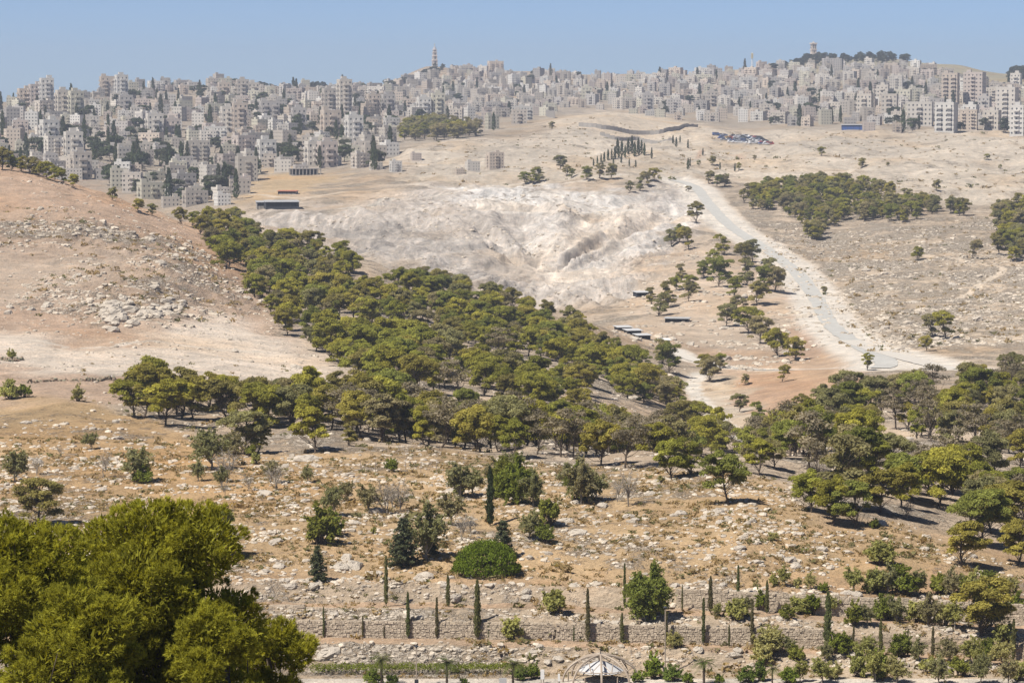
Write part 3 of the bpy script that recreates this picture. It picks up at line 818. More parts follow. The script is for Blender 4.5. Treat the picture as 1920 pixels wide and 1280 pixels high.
PINES = kind_meshes('pine', [pine_arrays(100 + k, 7.5, spread=[.36,.42,.31,.44,.38,.34,.40,.29,.41,.35,.33,.45][k], clear=[.14,.20,.08,.24,.04,.18,.12,.03,.18,.10,.16,.06,.22,.03,.10,.14][k], n_clumps=[34,37,30,38,36,31,35,28,37,34,26,40,30,29,33,36][k], umbrella=[1,1.3,.6,1.4,.5,.9,.7,.3,1.2,.8,.5,.9,1.1,.2,.6,1][k], fat=[.95,.9,.9,.95,.9,.85,.95,.9,.95,.9,.8,.95][k], lean=.10) for k in range(12)])
THIN = kind_meshes('thin_pine', [pine_arrays(140 + k, 7.5, spread=.34, clear=.34, n_clumps=20, leaves=75, size=.19, umbrella=.8) for k in range(4)])
BUSH = kind_meshes('bush', [bush_arrays(200 + k, 2.0, [.42,.5,.36,.6,.45,.55][k]) for k in range(6)])
WISPY = kind_meshes('wispy', [wispy_arrays(220 + k, 3.2, [.42,.36,.5,.4][k]) for k in range(4)])
WEEP = kind_meshes('weeping', [wispy_arrays(230 + k, 4.5, .38, 14, 26, 60, .10, .5) for k in range(2)])
BARE = kind_meshes('bare', [wispy_arrays(240 + k, 2.6, .42, 11, 20, 0, bare=True) for k in range(3)])
for wm, cm in BARE:
    wm.materials.clear(); wm.materials.append(M['twig'])
for wm, cm in WISPY:
    wm.materials.clear(); wm.materials.append(M['twig'])
CYPRESS = kind_meshes('cypress', [column_arrays(250 + k, 3.5, [.040,.048,.034,.066][k], [1200,1400,1000,1700][k]) for k in range(4)])
CONE = kind_meshes('conifer', [cone_arrays(260 + k) for k in range(3)])
PALM = kind_meshes('palm', [palm_arrays(270 + k) for k in range(2)])

GREEN = [(.305, .296, .060), (.272, .276, .056), (.325, .286, .070), (.226, .242, .060), (.340, .318, .060), (.278, .246, .084)]
GREY = [(.292, .264, .124), (.262, .252, .116), (.306, .266, .142)]
def pick_green(r, grey=.25):
    c = GREY[r.integers(3)] if r.random() < grey else GREEN[r.integers(6)]
    return tuple(np.array(c) * r.uniform(.85, 1.2))

def in_poly(poly, u, v):
    c = False; n = len(poly)
    for i in range(n):
        x0, y0 = poly[i]; x1, y1 = poly[(i + 1) % n]
        if (y0 > v) != (y1 > v) and u < (x1 - x0) * (v - y0) / (y1 - y0) + x0: c = not c
    return c
FOREST = []          # every pine of the woods: (x, y, height m, grey share, zone name)
def scatter(poly, step, hm, dmin, grey, zone_name, holes=(), seed=1, keep=1.0):
    """trees spread evenly over the land inside an outline, at about STEP metres"""
    r = np.random.default_rng(seed)
    P = np.array([pickw(u, v, dmin) for u, v in poly])
    x0, x1, y0, y1 = P[:, 0].min(), P[:, 0].max(), P[:, 1].min(), P[:, 1].max()
    wp = [(p[0], p[1]) for p in P]; wh = [[tuple(pickw(u, v, dmin)[:2]) for u, v in h_] for h_ in holes]
    n = 0
    ny = int((y1 - y0) / step) + 1; nx = int((x1 - x0) / step) + 1
    for i in range(ny):
        for j in range(nx):
            x = x0 + (j + r.uniform(-.1, 1.1) + .5 * (i % 2)) * step; y = y0 + (i + r.uniform(0, 1)) * step
            if r.random() > keep * float(np.interp(vnoise(x / 24, y / 24, seed), [.22, .34, .46], [.12, .6, 1.1])) or not in_poly(wp, x, y) or any(in_poly(h_, x, y) for h_ in wh): continue
            FOREST.append((x, y, hm * r.uniform(.72, 1.2), grey, zone_name)); n += 1
    return n
def single(zone_name, grey, hs, *pts, dmin=20.0):
    for p in pts:
        u, v = p[0], p[1]
        q = pick(u, v, dmin)
        if q is None: continue
        hpx = p[2] if len(p) > 2 else hs
        FOREST.append((q[0], q[1], hpx * q[1] / F, grey, zone_name))
n1 = scatter([(385,428),(470,446),(560,468),(640,490),(668,515),(640,545),(720,560),(760,528),(830,535),(900,560),(1000,585),(1080,610),(1150,650),(1180,690),(1250,725),(1290,795),(1330,818),(1200,806),(1100,795),(1000,775),(900,765),(800,755),(700,735),(640,700),(580,655),(520,612),(480,585),(420,525)], 5.8, 5.6, 380, .15, 'mid', holes=[[(1085,745),(1130,735),(1200,770),(1250,800),(1150,800),(1095,785)], [(660,520),(740,500),(760,530),(700,550)]], seed=5, keep=.64)
n2 = scatter([(640,815),(800,838),(900,846),(1000,846),(1100,852),(1200,858),(1330,858),(1460,850),(1480,820),(1380,835),(1250,830),(1100,810),(900,790),(760,775),(650,765),(560,760),(540,800)], 5.4, 5.2, 290, .3, 'front', seed=6, keep=.72)
n2b = scatter([(225,788),(330,796),(430,800),(560,812),(640,815),(640,772),(540,762),(420,758),(300,752),(235,756)], 7.0, 5.8, 290, .1, 'front', seed=16, keep=.8)
n3 = scatter([(1530,785),(1560,768),(1640,752),(1700,755),(1800,752),(1925,718),(1935,1010),(1850,1040),(1790,960),(1700,945),(1650,965),(1510,965),(1478,905),(1455,860),(1500,815)], 5.8, 5.2, 240, .42, 'rightwood', holes=[[(1745,760),(1790,740),(1815,775),(1770,800)]], seed=7, keep=.86)
n4 = scatter([(1375,385),(1440,358),(1520,352),(1600,352),(1680,368),(1750,388),(1825,412),(1740,418),(1650,422),(1590,412),(1545,440),(1525,472),(1500,412),(1440,398)], 6.6, 6.4, 900, .35, 'upperwood', seed=8, keep=1.0)
n5 = scatter([(1860,415),(1900,395),(1960,385),(1960,520),(1900,500),(1870,480)], 8, 7, 800, .3, 'eastwood', seed=9, keep=.8)
n6 = scatter([(735,262),(760,243),(800,238),(850,242),(910,255),(860,262),(790,266)], 10, 9, 1400, .6, 'hilltop', seed=10, keep=.95)
single('gully', .55, 42, (1303,418),(1275,455,36),(1290,468,44),(1258,462,34),(1357,478,40),(1335,502,36),(1320,522,36),(1348,538,60),(1278,530,36),(1268,546,30),(1296,548,34),(1395,500,46),(1412,492,44),(1400,535,50),(1432,545,50),(1452,548,50),(1420,572,48),(1385,602,50),(1405,625,52),(1424,645,54),(1362,612,44),(1236,592,46),(1252,578,52),(1222,572,34),(1292,565,40),(1374,560,44),(1442,520,40), dmin=600)
single('valley', .3, 45, (1458,668,58),(1490,676,48),(1466,716,34),(1386,772,36),(1425,796,44),(1330,716,52),(1255,700,62),(1242,682,50),(1325,702,40),(1396,722,22),(1627,694,34),(1750,632,46),(1775,635,56),(1738,658,30),(1720,488,28),(1825,484,36),(1875,478,40),(1545,550,14),(1350,690,30),(1500,786,50),(1468,650,24),(1185,700,50),(1212,735,56), dmin=480)
single('crest', .15, 30, (4,318,44),(22,320,30),(40,322,30),(56,326,34),(72,331,34),(88,336,34),(104,341,32),(120,346,32),(136,352,26),(210,376,26),(258,398,26),(285,404,24),(340,420,34),(395,424,38),(376,440,40),(402,470,46),(440,430,44),(418,436,46),(458,448,40),(362,424,30), dmin=300)
single('upland', .45, 24, (1000,345,32),(1012,342,30),(985,345,24),(1050,318,28),(1062,330,22),(1070,335,20),(1215,350,30),(1200,358,26),(1228,340,26),(1180,362,24),(1100,338,28),(1125,335,30),(1145,336,30),(1330,345,26),(1345,350,24),(1358,350,24),(1290,360,12),(1540,292,18),(1617,315,20),(1755,358,22),(1664,312,8),(1850,300,12),(1875,318,10),(1035,243,16),(1310,312,12),(1335,310,18),(1385,320,16),(1360,345,20),(1415,300,10), dmin=1000)
single('front', .2, 95, (252,782,78),(310,797,96),(365,787,80),(437,792,86),(455,852,84),(590,850,96),(655,836,48),(548,800,86),(500,800,84),(480,850,60),(280,760,60),(340,758,60),(700,806,84),(750,830,94),(770,800,90),(820,838,92),(852,838,70),(902,848,90),(936,846,70),(960,862,80),(1005,852,80),(1052,856,96),(1075,858,90),(1126,872,90),(1172,880,110),(1260,897,88),(1293,890,70),(1420,890,70),(1452,880,60),(530,770,60),(600,770,60),(420,760,60), dmin=205)
single('slope', .1, 95, (1368,945,100),(1600,990,96),(1560,985,90),(1520,960,90),(1650,960,90),(1690,950,80),(1808,1062,92),(1838,1020,110),(1860,1000,100),(1905,1060,84),(70,990,104),(420,1045,96),(1842,1192,116),(1760,950,100),(1720,945,105), dmin=205)

# the largest three hundred are trees of their own, the rest one far wood
size_px = [(t[2] / t[1] * F, i) for i, t in enumerate(FOREST)]
keep_i = set(i for s_, i in sorted(size_px, reverse=True)[:300])
wood_q, crown_q = [], []
r = np.random.default_rng(21)
GROUPS = {'mid': 'pines of the wood in the middle valley', 'front': 'pines along the edge of the near slope', 'rightwood': 'pines of the wood on the near slope', 'upperwood': 'pines of the far upper wood',
          'eastwood': 'pines of the far upper wood', 'hilltop': 'pines of the dark hilltop wood', 'gully': 'pines scattered down the gully', 'valley': 'trees scattered in the valley', 'crest': 'pines along the bare hill crest', 'upland': 'lone trees of the upland', 'slope': 'big pines on the near slope'}
WHERE = {'mid': 'in valley wood', 'front': 'on slope edge', 'rightwood': 'in slope wood', 'upperwood': 'in upper wood', 'eastwood': 'in upper wood', 'hilltop': 'in hilltop wood', 'gully': 'in the gully', 'valley': 'in the valley', 'crest': 'on bare crest', 'upland': 'on the upland', 'slope': 'on near slope'}
rest = {'V': [], 'F': [], 'T': [], 'n': 0, 'W': [], 'WF': [], 'WT': [], 'wn': 0}
def mesh_arrays(me):
    v = np.empty(len(me.vertices) * 3, np.float32); me.vertices.foreach_get('co', v)
    f = np.empty(len(me.loops), np.int32); me.loops.foreach_get('vertex_index', f)
    t = np.empty(len(me.vertices) * 4, np.float32); me.attributes['tint'].data.foreach_get('color', t)
    return v.reshape(-1, 3), f.reshape(-1, 4), t.reshape(-1, 4)[:, :3]
LOWPINE = kind_meshes('far_pine', [pine_arrays(160 + k, 7.5, spread=.40, clear=.12, n_clumps=15, leaves=50, size=.55, umbrella=.7, fat=1.15) for k in range(4)])
LOWARR = [(mesh_arrays(a), mesh_arrays(b)) for a, b in LOWPINE]
def xform(v, x, y, z, s, a):
    c, d = cos(a), sin(a)
    out = np.empty_like(v)
    out[:, 0] = (v[:, 0] * c - v[:, 1] * d) * s + x; out[:, 1] = (v[:, 0] * d + v[:, 1] * c) * s + y; out[:, 2] = v[:, 2] * s + z
    return out
class Mass:
    def __init__(s): s.cv = []; s.cf = []; s.ct = []; s.cn = 0
    def add(s, arr, x, y, z, sc_, a, col):
        v, f, t = arr
        s.cv.append(xform(v, x, y, z, sc_, a)); s.cf.append(f + s.cn); s.ct.append(t * np.asarray(col, np.float32)); s.cn += len(v)
    def build(s, name, mat, smooth_sh=False, parent=None):
        return link(name, mesh_np(name, np.concatenate(s.cv), np.concatenate(s.cf), np.concatenate(s.ct), smooth_sh), mat, parent)
REST = []            # x, y, z, scale, turn, variant, colour
for i, (x, y, h_, grey, zn) in enumerate(FOREST):
    g = grey
    thin = r.random() < (.3 if zn in ('front', 'rightwood') else 0.0 if zn == 'slope' else .12) and not (zn == 'front' and x < -22)
    col = pick_green(r, g); rz = r.uniform(0, 2 * pi)
    if i in keep_i:
        if thin:
            col = tuple(np.array((.25, .215, .15)) * r.uniform(.8, 1.2)); pair = THIN[r.integers(4)]; look = 'sparse brownish pine ' + WHERE[zn]
        else:
            pair = PINES[r.integers(12)]
            look = ('bright green' if col[1] > .298 else 'grey-green' if col[2] > .104 else 'dark green' if col[1] < .250 else 'olive green') + (' tall' if h_ > 8.2 else ' low' if h_ < 5.5 else '') + ' pine ' + WHERE[zn]
        plant('pine_tree', pair, x, y, h_ / 7.5 * r.uniform(.95, 1.05), rz, col, look, 'tree', GROUPS[zn], sz=r.uniform(.92, 1.1))
    else:
        REST.append((x, y, float(H(x, y)), h_ / 7.5, rz, int(r.integers(8)), *col))
# dark woods on the skyline ridges
def ridge_wood(poly, step, hm, dmin, seed):
    global FOREST
    k0 = len(FOREST); scatter(poly, step, hm, dmin, .5, 'sky', seed=seed)
    new = FOREST[k0:]; FOREST = FOREST[:k0]
    for x, y, h_, g, zn in new:
        c = np.array((.075, .090, .060)) * r.uniform(.8, 1.25)
        REST.append((x, y, float(H(x, y)), h_ / 7.5, r.uniform(0, 6.3), int(r.integers(8)), *c))
ridge_wood([(690,168),(720,146),(770,132),(830,127),(835,140),(790,150),(740,160)], 12, 7.5, 2200, 41)
ridge_wood([(1455,128),(1480,118),(1520,112),(1600,110),(1690,112),(1720,118),(1660,122),(1560,122),(1480,132)], 13, 7.0, 2300, 42)
ridge_wood([(1885,145),(1925,135),(1960,135),(1960,155),(1900,158)], 12, 9, 2200, 43)
ridge_wood([(480,160),(560,162),(620,166),(600,172),(540,170),(490,170)], 14, 7, 2200, 44)
def scattered(name, pts, sources, mats, label, cat, parent=None):
    """one mass of many alike things: points that carry copies of the SOURCES (geometry nodes)"""
    P = np.array(pts, float); n_ = len(P)
    me = bpy.data.meshes.new(name); me.vertices.add(n_); me.vertices.foreach_set('co', P[:, :3].astype(np.float32).ravel())
    for an, typ, col_ in (('scl', 'FLOAT', 3), ('turn', 'FLOAT', 4), ('variant', 'INT', 5)):
        at_ = me.attributes.new(an, typ, 'POINT'); at_.data.foreach_set('value', P[:, col_].astype(np.int32 if typ == 'INT' else np.float32))
    at_ = me.attributes.new('hue', 'FLOAT_COLOR', 'POINT'); at_.data.foreach_set('color', np.concatenate([P[:, 6:9], np.ones((n_, 1))], 1).astype(np.float32).ravel())
    o = link(name, me, None, parent)
    ng = bpy.data.node_groups.new(name, 'GeometryNodeTree')
    ng.interface.new_socket('Geometry', in_out='INPUT', socket_type='NodeSocketGeometry'); ng.interface.new_socket('Geometry', in_out='OUTPUT', socket_type='NodeSocketGeometry')
    gi = ng.nodes.new('NodeGroupInput'); go = ng.nodes.new('NodeGroupOutput'); join = ng.nodes.new('GeometryNodeJoinGeometry')
    def named(an, typ):
        a_ = ng.nodes.new('GeometryNodeInputNamedAttribute'); a_.data_type = typ; a_.inputs[0].default_value = an; return a_.outputs[0]
    va, tu, scl_ = named('variant', 'INT'), named('turn', 'FLOAT'), named('scl', 'FLOAT')
    rot_ = ng.nodes.new('ShaderNodeCombineXYZ'); ng.links.new(tu, rot_.inputs[2])
    for k, src in enumerate(sources):
        cmp_ = ng.nodes.new('FunctionNodeCompare'); cmp_.data_type = 'INT'; cmp_.operation = 'EQUAL'
        ng.links.new(va, cmp_.inputs[2]); cmp_.inputs[3].default_value = k
        for j, so in enumerate(src):
            oi = ng.nodes.new('GeometryNodeObjectInfo'); oi.inputs[0].default_value = so; oi.transform_space = 'ORIGINAL'
            ip = ng.nodes.new('GeometryNodeInstanceOnPoints')
            ng.links.new(gi.outputs[0], ip.inputs['Points']); ng.links.new(cmp_.outputs[0], ip.inputs['Selection']); ng.links.new(oi.outputs['Geometry'], ip.inputs['Instance'])
            ng.links.new(rot_.outputs[0], ip.inputs['Rotation']); ng.links.new(scl_, ip.inputs['Scale'])
            sm = ng.nodes.new('GeometryNodeSetMaterial'); sm.inputs['Material'].default_value = mats[j]
            ng.links.new(ip.outputs[0], sm.inputs[0]); ng.links.new(sm.outputs[0], join.inputs[0])
    ng.links.new(join.outputs[0], go.inputs[0])
    md = o.modifiers.new('scatter', 'NODES'); md.node_group = ng
    return tag(o, label, cat, kind='stuff')
def hue_leaf(name):
    m, nt, out = new_mat(name)
    att = N(nt, 'ShaderNodeVertexColor', layer_name='tint'); hu = N(nt, 'ShaderNodeAttribute', attribute_type='INSTANCER', attribute_name='hue')
    c = mixc(nt, 1.0, att.outputs[0], hu.outputs['Color'], 'MULTIPLY')
    d = N(nt, 'ShaderNodeBsdfDiffuse'); t_ = N(nt, 'ShaderNodeBsdfTranslucent'); L(nt, c, d.inputs[0]); L(nt, mixc(nt, 1.0, c, (1.25, 1.15, .55), 'MULTIPLY'), t_.inputs[0])
    mx = N(nt, 'ShaderNodeMixShader'); mx.inputs[0].default_value = .42; L(nt, d.outputs[0], mx.inputs[1]); L(nt, t_.outputs[0], mx.inputs[2]); L(nt, mx.outputs[0], out.inputs[0])
    return m
def first_with(mesh):
    for o_ in bpy.data.objects:
        if o_.data == mesh: return o_
SRC = [(first_with(PINES[k][1]), first_with(PINES[k][0])) for k in (0, 2, 4, 6, 7, 9, 10, 11)]
SRC = [p_ if p_[0] and p_[1] else next(q_ for q_ in SRC if q_[0]) for p_ in SRC]
far_wood = scattered('distant_wood', REST, SRC, (hue_leaf('far_foliage'), M['bark']), 'far-off pines and dark woods on the upland and skyline', 'wood')
print('WOOD', len(FOREST), len(REST))

# ------------------------------------------------------------------ the town
def block_quads(w, d, floors, seed, fh=3.1, balcony=0, wide=1.05, pitch=3.0):
    """walls of a block: sill bands and piers standing proud of a dark glazed core"""
    r = np.random.default_rng(seed)
    walls, core, roof = Q(), Q(), Q()
    hgt = floors * fh
    t = .32
    x0, x1, y0, y1 = -w / 2, w / 2, -d / 2, d / 2
    core.box(x0 + t, x1 - t, y0 + t, y1 - t, -1, hgt - .3)
    zs = [-4.0] + [k * fh + 2.2 for k in range(floors)]
    for k in range(floors + 1):
        z0 = zs[k]; z1 = (k * fh + 1.0) if k < floors else hgt
        if k == 0: z1 = .9
        walls.box(x0, x1, y0, y1, z0, z1, 1.0 if k else .97)
    for (a0, a1, horiz, c0, c1) in ((x0, x1, True, y0, y0 + t), (x0, x1, True, y1 - t, y1), (y0, y1, False, x0, x0 + t), (y0, y1, False, x1 - t, x1)):
        L_ = a1 - a0; n = max(2, int(round(L_ / pitch)))
        e = .012
        cells = L_ / n
        style = r.integers(3)
        for k in range(n + 1):
            c = a0 + k * cells
            hw = (cells - wide * r.choice([1.0, 1.0, .7])) / 2
            p0, p1 = max(a0 + e, c - hw), min(a1 - e, c + hw)
            if style == 0 and 0 < k < n and r.random() < .25: p0 = max(a0 + e, p0 - .9)
            cc0, cc1 = (c0 + e, c1 - .002) if c0 in (y0, x0) else (c0 + .002, c1 - e)
            if horiz: walls.box(p0, p1, cc0, cc1, .5, hgt - .2)
            else: walls.box(cc0, cc1, p0, p1, .5, hgt - .2)
    if balcony:
        nb = max(1, int(w // 9)) if balcony == 1 else max(1, int(w // 6))
        for q in range(nb):
            bx = x0 + (q + .5) * w / nb
            for k in range(1, floors):
                walls.box(bx - 1.7, bx + 1.7, y0 - 1.35, y0 - .003, k * fh - .18, k * fh + .92, 1.03)
        for k in range(1, floors):
            walls.box(x0 - 1.25, x0 - .003, -1.6, 1.6, k * fh - .18, k * fh + .92, 1.03)
    # roof: slab, parapet, stair head, water tanks
    roof.box(x0 + .25, x1 - .25, y0 + .25, y1 - .25, hgt + .002, hgt + .12)
    ph = .9
    walls.box(x0, x1, y0, y0 + .22, hgt - .1, hgt + ph); walls.box(x0, x1, y1 - .22, y1, hgt - .1, hgt + ph)
    walls.box(x0, x0 + .22, y0 + .222, y1 - .222, hgt - .1, hgt + ph); walls.box(x1 - .22, x1, y0 + .222, y1 - .222, hgt - .1, hgt + ph)
    sx = r.uniform(x0 + 2.2, x1 - 2.2) if w > 6 else 0
    walls.box(sx - 1.7, sx + 1.7, y1 - 4.6, y1 - .8, hgt + .12, hgt + 2.9, .95)
    tanks = Q()
    for k in range(r.integers(1, 4)):
        tx, ty = r.uniform(x0 + .9, x1 - .9), r.uniform(y0 + .8, y1 - 5)
        if abs(tx - sx) < 2.5 and ty > y1 - 5.5: continue
        tanks.tube([(tx, ty, hgt + .12), (tx, ty, hgt + .5), (tx, ty, hgt + 1.3)], [.5, .55, .5], 8)
        tanks.add([(tx - .4, ty - .4, hgt + 1.3), (tx + .4, ty - .4, hgt + 1.3), (tx + .4, ty + .4, hgt + 1.3), (tx - .4, ty + .4, hgt + 1.3)], [(0, 1, 2, 3)])
    return walls, core, roof, tanks
def block_meshes(tagname, spec):
    out = []
    for k, (w, d, fl, bal) in enumerate(spec):
        a, b, c, e = block_quads(w, d, fl, 300 + k + len(tagname) * 50, balcony=bal)
        ms = [a.mesh(tagname + '_walls'), b.mesh(tagname + '_glazing'), c.mesh(tagname + '_roof'), e.mesh(tagname + '_tanks') if e.n else None]
        for m_, mt in zip(ms, ('plaster', 'glass', 'roof', 'tank')):
            if m_: m_.materials.append(M[mt])
        out.append((ms, w, d, fl, bal))
    return out
HOUSES = block_meshes('house', [(12,10,2,0),(14,11,3,0),(10,10,3,1),(16,12,3,1),(13,11,4,1),(18,12,4,1),(15,13,5,1),(20,13,4,2),(12,12,5,0),(22,13,5,2),(11,9,4,0),(17,14,6,2),(24,14,3,0),(14,12,6,1)])
TINTS = [((.60,.56,.50),'cream'),((.64,.61,.56),'off-white'),((.52,.48,.43),'grey stone'),((.56,.49,.42),'tan'),((.66,.65,.62),'white'),((.55,.49,.45),'pinkish'),((.58,.56,.47),'pale yellow'),((.47,.45,.43),'grey')]
WORDS = 'zero one two three four five six seven eight nine ten eleven twelve thirteen fourteen'.split()
GLZ = [None]
def building(ms, x, y, z, rz, tint, name, scale=1.0):
    root = link(name, ms[0], None, None, (x, y, z), (0, 0, rz), scale, tint)
    link('glazing', ms[1], None, root, color=(1, 1, 1)); rf_ = link('roof', ms[2], None, root, color=(1, 1, 1))
    if ms[3]: tag(link('water_tanks', ms[3], None, rf_, color=(1, 1, 1)), kind='stuff')
    return root
TOWERS = [ # u of the middle, v of the foot, width px, height px, turn, tint index, what it looks like
 (46,200,20,30,.3,3,'round-shouldered tan'), (67,200,18,36,.3,5,'slim pinkish'), (88,206,26,52,.25,4,'stepped white'), (119,224,22,50,.3,0,'cream'), (143,226,20,52,.35,6,'pale yellow'),
 (93,280,34,50,.35,4,'broad white'), (228,188,20,44,.3,4,'slim white skyline'), (204,182,36,36,.2,3,'tan skyline'), (236,214,26,30,.2,7,'grey'), (138,306,36,50,.25,1,'off-white'), (152,335,20,40,.3,2,'grey stone'),
 (290,264,34,42,.25,1,'red-capped off-white'), (322,264,30,36,.25,5,'pinkish'), (428,248,26,46,.2,1,'paired off-white'), (450,250,22,50,.2,3,'paired tan'), (420,186,22,30,.2,3,'skyline tan'), (455,188,26,34,.2,2,'skyline grey'), (475,186,20,30,.2,0,'skyline cream'),
 (617,216,26,44,.3,2,'tall grey'), (646,226,26,70,.3,0,'tallest cream'), (620,256,38,44,.3,3,'wide-fronted tan'), (664,268,32,48,.3,4,'sunlit white'), (590,312,22,44,.3,1,'ribbed off-white'), (614,313,20,42,.3,5,'ribbed pinkish'), (500,308,34,42,.3,4,'white'),
 (700,218,26,36,.25,3,'tan'), (728,218,26,34,.25,7,'grey'), (795,226,18,42,.25,4,'slim white'), (821,226,26,46,.2,6,'pale yellow'), (560,240,30,30,.2,7,'low grey'), (505,225,40,28,.2,7,'long grey'),
 (1622,218,32,36,-.25,0,'curved cream'), (1668,218,34,36,-.2,2,'grey stone'), (1725,236,54,42,-.15,1,'long off-white'), (1774,248,42,52,-.3,4,'square white'), (1782,198,34,56,-.25,3,'brown-fronted'), (1827,196,42,56,-.3,5,'tallest pinkish'),
 (1888,234,42,66,-.3,1,'big off-white'), (1908,254,28,54,-.3,4,'edge-of-town white'), (1905,166,22,24,-.3,1,'hill-foot off-white'), (1820,232,30,32,-.3,4,'low white'), (1860,244,34,32,-.3,0,'low cream'), (1846,214,26,30,-.3,7,'grey'), (1695,200,30,26,-.2,6,'pale yellow'), (1655,190,26,24,-.2,0,'set-back cream'),
 (1215,205,20,26,.1,7,'grey distant'), (1100,190,16,24,.1,6,'yellowish distant'), (1335,200,18,26,.1,2,'grey distant')]
r = np.random.default_rng(33)
taken = []
for u, v, wpx, hpx, turn, ti, look in TOWERS:
    q = pick(u, v, 1250)
    if q is None: continue
    mpp = q[1] / F
    w = max(9, wpx * mpp * .86); hgt = hpx * mpp * 1.04; fl = max(4, int(round(hgt / 3.1)))
    (ms, *_), = block_meshes('tower%d' % u, [(w, min(w, 15) * r.uniform(.8, 1.0), fl, 1 if r.random() < .6 else 2)])
    o = building(ms, q[0], q[1], q[2], turn + math.atan2(-q[0], q[1]) * .5, tuple(np.array(TINTS[ti][0]) * r.uniform(.95, 1.05)), 'tower_block')
    later_label(o, f'{look} {WORDS[fl] if fl < 15 else "many"}-storey tower block', u, v, 'building', 'tower blocks of the town')
    taken.append((u, v, wpx, hpx))
CITY = [[(-20,335),(-20,196),(60,205),(150,185),(260,168),(330,158),(470,160),(600,170),(690,168),(760,152),(840,130),(1000,140),(1200,146),(1390,136),(1440,130),(1520,120),(1600,122),(1700,128),(1780,142),(1860,165),(1940,165),(1940,250),(1800,252),(1620,245),(1500,238),(1400,232),(1320,232),(1230,222),(1150,204),(1060,206),(1000,228),(920,250),(900,236),(830,228),(740,236),(735,290),(700,322),(640,318),(560,330),(470,338),(440,385),(380,400),(300,385),(240,360),(200,345)]]
BARREN = [[(680,172),(730,142),(790,118),(850,116),(845,140),(800,150),(740,162)], [(340,235),(440,222),(450,236),(350,246)], [(300,180),(390,172),(400,192),(310,200)], [(150,300),(235,292),(235,312),(160,318)], [(390,290),(470,270),(470,292),(400,305)], [(540,255),(600,250),(600,275),(545,280)], [(900,232),(960,222),(980,232),(920,245)]]
cands = []
v = 400.0
while v > 124:
    probe = pick(960 if v > 240 else 900, v, 1250)
    D_ = probe[1] if probe is not None else 3000
    u = -20 + r.uniform(0, 20)
    while u < 1940:
        if in_poly(CITY[0], u, v) and not any(in_poly(b, u, v) for b in BARREN):
            q = pick(u, v + r.uniform(-3, 3), 1250)
            if q is not None and q[1] > 1240 and q[1] < 3500:
                cands.append((u, v, q))
                u += 10.5 / q[1] * F * r.uniform(.7, 1.7)
                continue
        u += 12
    v -= np.interp(v, [124, 200, 260, 400], [4.6, 6.0, 11, 13])
def blocked(u, v, D):
    for tu, tv, tw, th_ in taken:
        if abs(u - tu) < tw * .62 and -2 < tv - v < 0 + 4: return True
    return False
cands = [c for c in cands if not blocked(c[0], c[1], c[2][1])]
order = sorted(range(len(cands)), key=lambda i: cands[i][2][1])
near_set = set(order[:250])
hw, hg, hr_, ht = Mass(), Mass(), Mass(), Mass()
HARR = [[mesh_arrays(m_) if m_ else None for m_ in h_[0]] for h_ in HOUSES]
n_town = 0
for i, (u, v, q) in enumerate(cands):
    k = int(r.choice(14, p=np.array([2,2.5,2,1.6,1.6,.8,.6,.5,.6,.3,.9,.2,.4,.2]) / 14.2)) if True else 0
    ti = int(r.integers(8)); tint = np.array(TINTS[ti][0]) * r.uniform(.78, 1.24)
    rz = r.normal() * .22 + (.28 if u < 1000 else -.15) + (pi / 2 if r.random() < .3 else 0)
    s = r.uniform(.48, .74)
    if i in near_set:
        o = building(HOUSES[k][0], q[0], q[1], q[2], rz, tuple(tint), 'house', s)
        fl = HOUSES[k][3]
        later_label(o, f'{TINTS[ti][1]} {WORDS[fl]}-storey flat-roofed house', u, v, 'building', 'flat-roofed houses of the town')
    else:
        for mass, arr, c in ((hw, HARR[k][0], tint), (hg, HARR[k][1], (1, 1, 1)), (hr_, HARR[k][2], (1, 1, 1)), (ht, HARR[k][3], (1, 1, 1))):
            if arr is not None and not (mass is ht and q[1] > 2600): mass.add(arr, q[0], q[1], q[2], s, rz, c)
print('TOWN', len(cands))
town = tag(hw.build('distant_houses', M['plaster']), 'far mass of small cream houses climbing to the skyline', 'houses', kind='stuff')
town.color = (1, 1, 1, 1)
hg.build('glazing', M['glass'], parent=town); hr_.build('roofs', M['roof'], parent=town); ht.build('water_tanks', M['tank'], parent=town)
# trees between the houses
TOWNCYP = kind_meshes('town_cypress', [column_arrays(280 + k, 9, .13, 300, .55, .45) for k in range(2)])
UPCYP = [(1113,312,12),(1120,309,14),(1127,306,15),(1133,304,16),(1140,301,18),(1147,299,17),(1153,298,20),(1160,296,16),(1158,290,26),(1166,292,24),(1172,296,20),(1178,290,26),(1185,288,28),(1190,294,24),(1197,290,26),(1203,288,22),(1208,292,20),(1222,298,18),(1165,306,14),(1150,310,12),(1262,270,14),(1268,276,16),(1275,268,12),(1290,278,14),(1318,292,12),(1130,318,14),(1180,312,12),(1192,314,12),(1290,318,18),(1294,312,14),(1378,322,14),(1350,318,12)]
TREECOL = [(.085, .105, .065), (.10, .125, .062), (.115, .125, .08)]
for k, (u, v, hp) in enumerate(UPCYP):
    q = pick(u, v, 1100); plant('upland_cypress', TOWNCYP[k % 2], q[0], q[1], hp * q[1] / F / 9 * 1.15, k, TREECOL[k % 3], 'dark pointed cypress on the upland', 'tree', 'cypress clump on the upland', (u, v))
n = 0
